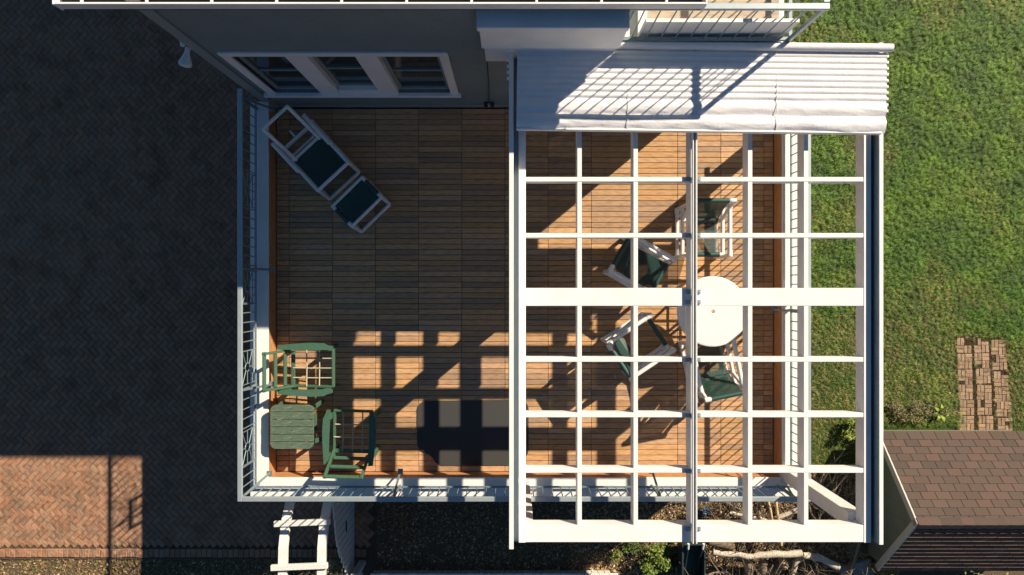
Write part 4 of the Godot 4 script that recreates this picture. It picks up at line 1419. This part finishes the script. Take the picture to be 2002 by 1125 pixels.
func brush_heap() -> void:
	var g := GROUND
	# uncountable brushwood
	var st := new_st()
	for i in 230:
		var p := Vector3(rf(3.45, 5.85), 0, rf(3.45, 5.3))
		var d := Vector3(rf(-1, 1), rf(-0.15, 0.15), rf(-1, 1)).normalized()
		if rng.randf() < 0.4:
			d = Vector3(rf(-0.4, 0.4), rf(0.1, 0.6), rf(-1, -0.5)).normalized()
		st_branch(st, p + Vector3(0, g + rf(0.02, 0.38), 0), d, rf(0.35, 0.9), rf(0.006, 0.018), 1)
	var o := put(self, "brushwood", st.commit(), M.bark)
	tag(o, "tangled heap of cut twigs and brushwood beside the shed", "brushwood")
	o.set_meta("kind", "stuff")
	log_piece("birch_log", "long knobbly birch log lying across top of the brush heap", "log", [Vector3(3.36, g + 0.47, 4.42), Vector3(3.9, g + 0.50, 4.46), Vector3(4.35, g + 0.52, 4.42), Vector3(4.80, g + 0.53, 4.40)], [0.05, 0.052, 0.055, 0.058], M.birch, "birch logs on the brush heap")
	log_piece("birch_log", "birch log end sloping into shade towards the shed", "log", [Vector3(4.82, g + 0.50, 4.44), Vector3(5.1, g + 0.48, 4.50), Vector3(5.45, g + 0.46, 4.66)], [0.055, 0.062, 0.06], M.birch, "birch logs on the brush heap")
	log_piece("birch_log", "short forked birch branch pointing down below the long log", "log", [Vector3(4.90, g + 0.42, 4.50), Vector3(4.76, g + 0.40, 4.62), Vector3(4.66, g + 0.36, 5.0)], [0.045, 0.04, 0.035], M.birch, "birch logs on the brush heap")
	log_piece("birch_log", "crooked birch branch beneath the pergola edge by two stakes", "log", [Vector3(3.62, g + 0.35, 3.78), Vector3(4.0, g + 0.33, 3.86), Vector3(4.35, g + 0.36, 3.92), Vector3(4.80, g + 0.38, 3.74)], [0.028, 0.032, 0.038, 0.045], M.birch, "birch logs on the brush heap")
	log_piece("birch_log", "shaded birch branch near the foot of shed gable", "log", [Vector3(5.15, g + 0.40, 3.62), Vector3(5.45, g + 0.36, 3.85), Vector3(5.62, g + 0.33, 3.95)], [0.04, 0.045, 0.03], M.birch, "birch logs on the brush heap")
	log_piece("grey_branch", "upright grey branch leaning at right end of brush heap", "branch", [Vector3(5.75, g + 0.55, 4.22), Vector3(5.7, g + 0.5, 4.5), Vector3(5.62, g + 0.35, 5.0)], [0.022, 0.025, 0.03], M.bark)
	log_piece("firewood_log", "thick split log at the top left of brush heap", "log", [Vector3(3.35, g + 0.33, 4.28), Vector3(3.72, g + 0.34, 4.34)], [0.10, 0.095], M.bark, "firewood on the brush heap")
	log_piece("firewood_log", "stubby log with pale end under the long birch log", "log", [Vector3(3.98, g + 0.30, 4.62), Vector3(4.02, g + 0.28, 4.95)], [0.075, 0.07], M.bark, "firewood on the brush heap")
	log_piece("firewood_log", "pale barked log next to the forked birch branch", "log", [Vector3(4.25, g + 0.30, 4.62), Vector3(4.28, g + 0.27, 5.0)], [0.075, 0.075], M.bark, "firewood on the brush heap")
	log_piece("firewood_log", "round cut log just above the long birch log", "log", [Vector3(4.36, g + 0.33, 4.16), Vector3(4.55, g + 0.33, 4.30)], [0.07, 0.06], M.cut_wood, "firewood on the brush heap")
	log_piece("firewood_log", "reddish cut log just below the long birch log", "log", [Vector3(4.55, g + 0.33, 4.55), Vector3(4.60, g + 0.30, 4.75)], [0.065, 0.065], M.cut_wood, "firewood on the brush heap")
	log_piece("wooden_stake", "tan wooden stake slanting down from the railing corner", "stake", [Vector3(4.25, g + 0.42, 3.42), Vector3(4.39, g + 0.42, 4.02)], [0.022, 0.022], M.stake, "tan stakes on the brush heap")
	log_piece("wooden_stake", "longer tan wooden stake nearer the pergola corner post", "stake", [Vector3(4.40, g + 0.42, 3.42), Vector3(4.49, g + 0.46, 4.30)], [0.022, 0.022], M.stake, "tan stakes on the brush heap")
	# dish and dark tub
	var di := thing("blue_dish", "small blue dish left in the bed under pergola", "dish", Vector3(3.36, g, 3.86))
	put(di, "bowl", lathe_mesh([Vector2(0, 0.01), Vector2(0.05, 0.01), Vector2(0.075, 0.035), Vector2(0.08, 0.035), Vector2(0.06, 0.0), Vector2(0, 0.0)], 20), M.blue)
	var wb := thing("garden_cart", "dark garden cart with handles below the pergola beam", "cart", Vector3(3.02, g, 4.62))
	for q in [[Vector3(-0.20, 0.25, -0.36), Vector3(-0.17, 0.5, 0.4)], [Vector3(0.17, 0.25, -0.36), Vector3(0.20, 0.5, 0.4)], [Vector3(-0.17, 0.25, -0.36), Vector3(0.17, 0.5, -0.33)], [Vector3(-0.17, 0.25, 0.37), Vector3(0.17, 0.5, 0.40)]]:
		span(wb, "tub_side", q[0], q[1], M.drum, 0.006)
	span(wb, "tub_floor", Vector3(-0.2, 0.22, -0.36), Vector3(0.2, 0.249, 0.4), M.drum, 0.004)
	for x in [-0.1, 0.12]:
		tube(wb, "handle", [Vector3(x, 0.24, 0.3), Vector3(x, 0.42, -0.1), Vector3(x * 1.1, 0.56, -0.30)], 0.016, M.drum, 8)
		tube(wb, "grip", [Vector3(x * 1.1, 0.56, -0.30), Vector3(x * 1.14, 0.60, -0.40)], 0.02, M.pvc, 8)
	for x in [-0.23, 0.23]:
		put(wb, "wheel", lathe_mesh([Vector2(0, -0.02), Vector2(0.11, -0.02), Vector2(0.12, 0.0), Vector2(0.11, 0.02), Vector2(0, 0.02)], 20), M.hard_black, Transform3D(Basis(Vector3.BACK, PI / 2), Vector3(x, 0.12, 0.1)))
	for sg in [-1.0, 1.0]:
		span(wb, "leg", Vector3(sg * 0.15 - 0.02, 0, -0.3), Vector3(sg * 0.15 + 0.02, 0.22, -0.26), M.drum, 0.003)
	var sb := thing("stone_slab", "pale grey slab on the ground between shed and brush", "slab", Vector3(5.98, g, 4.98), 0.2)
	put(sb, "slab_top", prism_mesh([Vector2(-0.3, -0.2), Vector2(0.28, -0.22), Vector2(0.3, 0.2), Vector2(-0.27, 0.22)], -0.03, 0.035, 0.008), M.trim)

func plants_and_litter() -> void:
	var g := GROUND
	shrub("leafy_shrub", "bright green leafy shrub below the pergola's front beam", Vector3(2.52, g, 4.62), 1500, Vector3(0.34, 0.42, 0.26), 0.028, Color(0.06, 0.13, 0.015), Color(0.20, 0.24, 0.035), 9)
	shrub("leafy_shrub", "low dark green ground plant left of the bright shrub", Vector3(2.22, g, 4.38), 700, Vector3(0.34, 0.16, 0.22), 0.024, Color(0.04, 0.09, 0.012), Color(0.13, 0.17, 0.03), 8)
	shrub("leafy_shrub", "small yellow green plant at white fence end", Vector3(1.78, g, 4.62), 380, Vector3(0.16, 0.2, 0.12), 0.022, Color(0.10, 0.14, 0.02), Color(0.26, 0.26, 0.06), 5)
	shrub("leafy_shrub", "yellow green shrub seen through the pergola's right column", Vector3(5.85, g, 2.42), 800, Vector3(0.28, 0.25, 0.22), 0.026, Color(0.10, 0.16, 0.015), Color(0.27, 0.31, 0.05), 7)
	shrub("leafy_shrub", "golden brown shrub at the shed's lower corner", Vector3(6.42, g, 4.92), 1100, Vector3(0.34, 0.40, 0.22), 0.022, Color(0.15, 0.12, 0.025), Color(0.36, 0.28, 0.07), 8)
	shrub("leafy_shrub", "weedy dry clump against shed roof beside pergola track", Vector3(6.75, g, 2.16), 900, Vector3(0.36, 0.16, 0.2), 0.02, Color(0.07, 0.08, 0.02), Color(0.25, 0.20, 0.09), 9)
	shrub("leafy_shrub", "grey green weeds near the yellow plant by shed roof", Vector3(7.25, g, 2.12), 700, Vector3(0.34, 0.14, 0.18), 0.018, Color(0.07, 0.08, 0.03), Color(0.20, 0.18, 0.08), 9)
	bush_twigs("bare twiggy shrub left of the white garden arch", Vector3(-3.95, g, 4.72), 5, 0.95, 70)
	bush_twigs("twiggy yellow budded shrub between garden arch and swept fence", Vector3(-2.98, g, 4.72), 8, 1.05, 420)
	bush_twigs("thin bare stems rising inside the garden arch", Vector3(-3.35, g, 4.95), 4, 0.9, 90)
	# broad leaved plant at the shed
	var h := thing("broad_leaf_plant", "bright yellow green broad leaved plant above the shed roof", "plant", Vector3(7.38, g, 2.16))
	for k in 7:
		var a := TAU * k / 7.0 + 0.3
		var d := Vector3(cos(a), 0, sin(a))
		var s := Vector3(-d.z, 0, d.x)
		var st := new_st()
		st.set_color(Color(0.22, 0.34, 0.03).lerp(Color(0.32, 0.40, 0.06), rng.randf()))
		var len := rf(0.13, 0.2)
		var pr := [[0.0, 0.004, 0.02], [0.3, 0.022, 0.09], [0.6, 0.026, 0.12], [0.85, 0.014, 0.11], [1.0, 0.001, 0.09]]
		for i in 4:
			var p0: Vector3 = d * len * pr[i][0] + Vector3.UP * pr[i][2]
			var p1: Vector3 = d * len * pr[i + 1][0] + Vector3.UP * pr[i + 1][2]
			quad(st, p0 - s * pr[i][1], p0, p1, p1 - s * pr[i + 1][1], Vector3.UP)
			quad(st, p0 + s * pr[i][1], p0, p1, p1 + s * pr[i + 1][1], Vector3.UP)
		put(h, "leaf", st.commit(), M.leafy)
	# sapling reaching over the shed
	var sp := thing("sapling", "thin sapling with young yellow leaves over the shed's dark slope", "tree", Vector3(7.55, g, 5.1))
	tube(sp, "trunk", [Vector3(0, -0.03, 0), Vector3(-0.05, 0.7, -0.2), Vector3(-0.2, 1.3, -0.5), Vector3(-0.35, 1.6, -0.8)], [0.022, 0.018, 0.012, 0.006], M.bark, 7)
	for k in 8:
		var st2 := new_st()
		var o := Vector3(-0.2, 1.3, -0.5).lerp(Vector3(-0.35, 1.6, -0.8), rng.randf())
		st_branch(st2, o, Vector3(rf(-1.2, 1.0), rf(0, 0.4), rf(-0.5, 0.4)), rf(0.3, 0.6), 0.007, 1)
		put(sp, "branch", st2.commit(), M.twig)
	put(sp, "crown", _offset(leaf_cloud(170, 0.75, 0.3, 0.3, 0.028, Color(0.13, 0.17, 0.02), Color(0.32, 0.33, 0.06), 12), Vector3(-0.2, 1.35, -0.65)), M.leafy)
	# dead leaves and bark chips
	var xs := [[], []]
	var cs := [[], []]
	var nz := FastNoiseLite.new()
	nz.seed = 31
	nz.frequency = 1.6
	for i in 50000:
		var left := i % 4 == 0
		var x := rf(-10.4, -3.25) if left else rf(-2.35, 6.0)
		var z := rf(4.70, 5.7) if left else rf(2.9, 5.7)
		if not left and x > 5.3 and z < 2.9:
			continue
		if nz.get_noise_2d(x, z) < rf(-0.5, 0.1) - 0.1:
			continue
		var k := rng.randi() % 2
		var s := rf(0.5, 1.3)
		xs[k].append(Transform3D(Basis(Vector3.UP, rf(0, TAU)) * Basis(Vector3.RIGHT, rf(-0.6, 0.6)) * Basis(Vector3.BACK, rf(-0.5, 0.5)) * Basis.from_scale(Vector3.ONE * s), Vector3(x, g - 0.045 + rf(0.004, 0.03), z)))
		var c := Color(0.15, 0.095, 0.05).lerp(Color(0.58, 0.39, 0.19), rng.randf() * (1.0 if x > 1.0 else rng.randf()))
		if rng.randf() < 0.04:
			c = Color(0.62, 0.54, 0.40)
		if left and rng.randf() < 0.12:
			c = Color(0.14, 0.17, 0.03)
		cs[k].append(c)
	scatter("leaf_litter", "brown dead leaves scattered over the garden beds", "leaf litter", leaf_mesh(0.026, 0.013, 0.006), M.chips, xs[0], cs[0])
	scatter("bark_litter", "small pale bark chips scattered over the garden beds", "bark litter", leaf_mesh(0.016, 0.010, 0.004), M.chips, xs[1], cs[1])

func _offset(m: Mesh, by: Vector3) -> Mesh:
	var st := SurfaceTool.new()
	st.append_from(m, 0, Transform3D(Basis.IDENTITY, by))
	return st.commit()
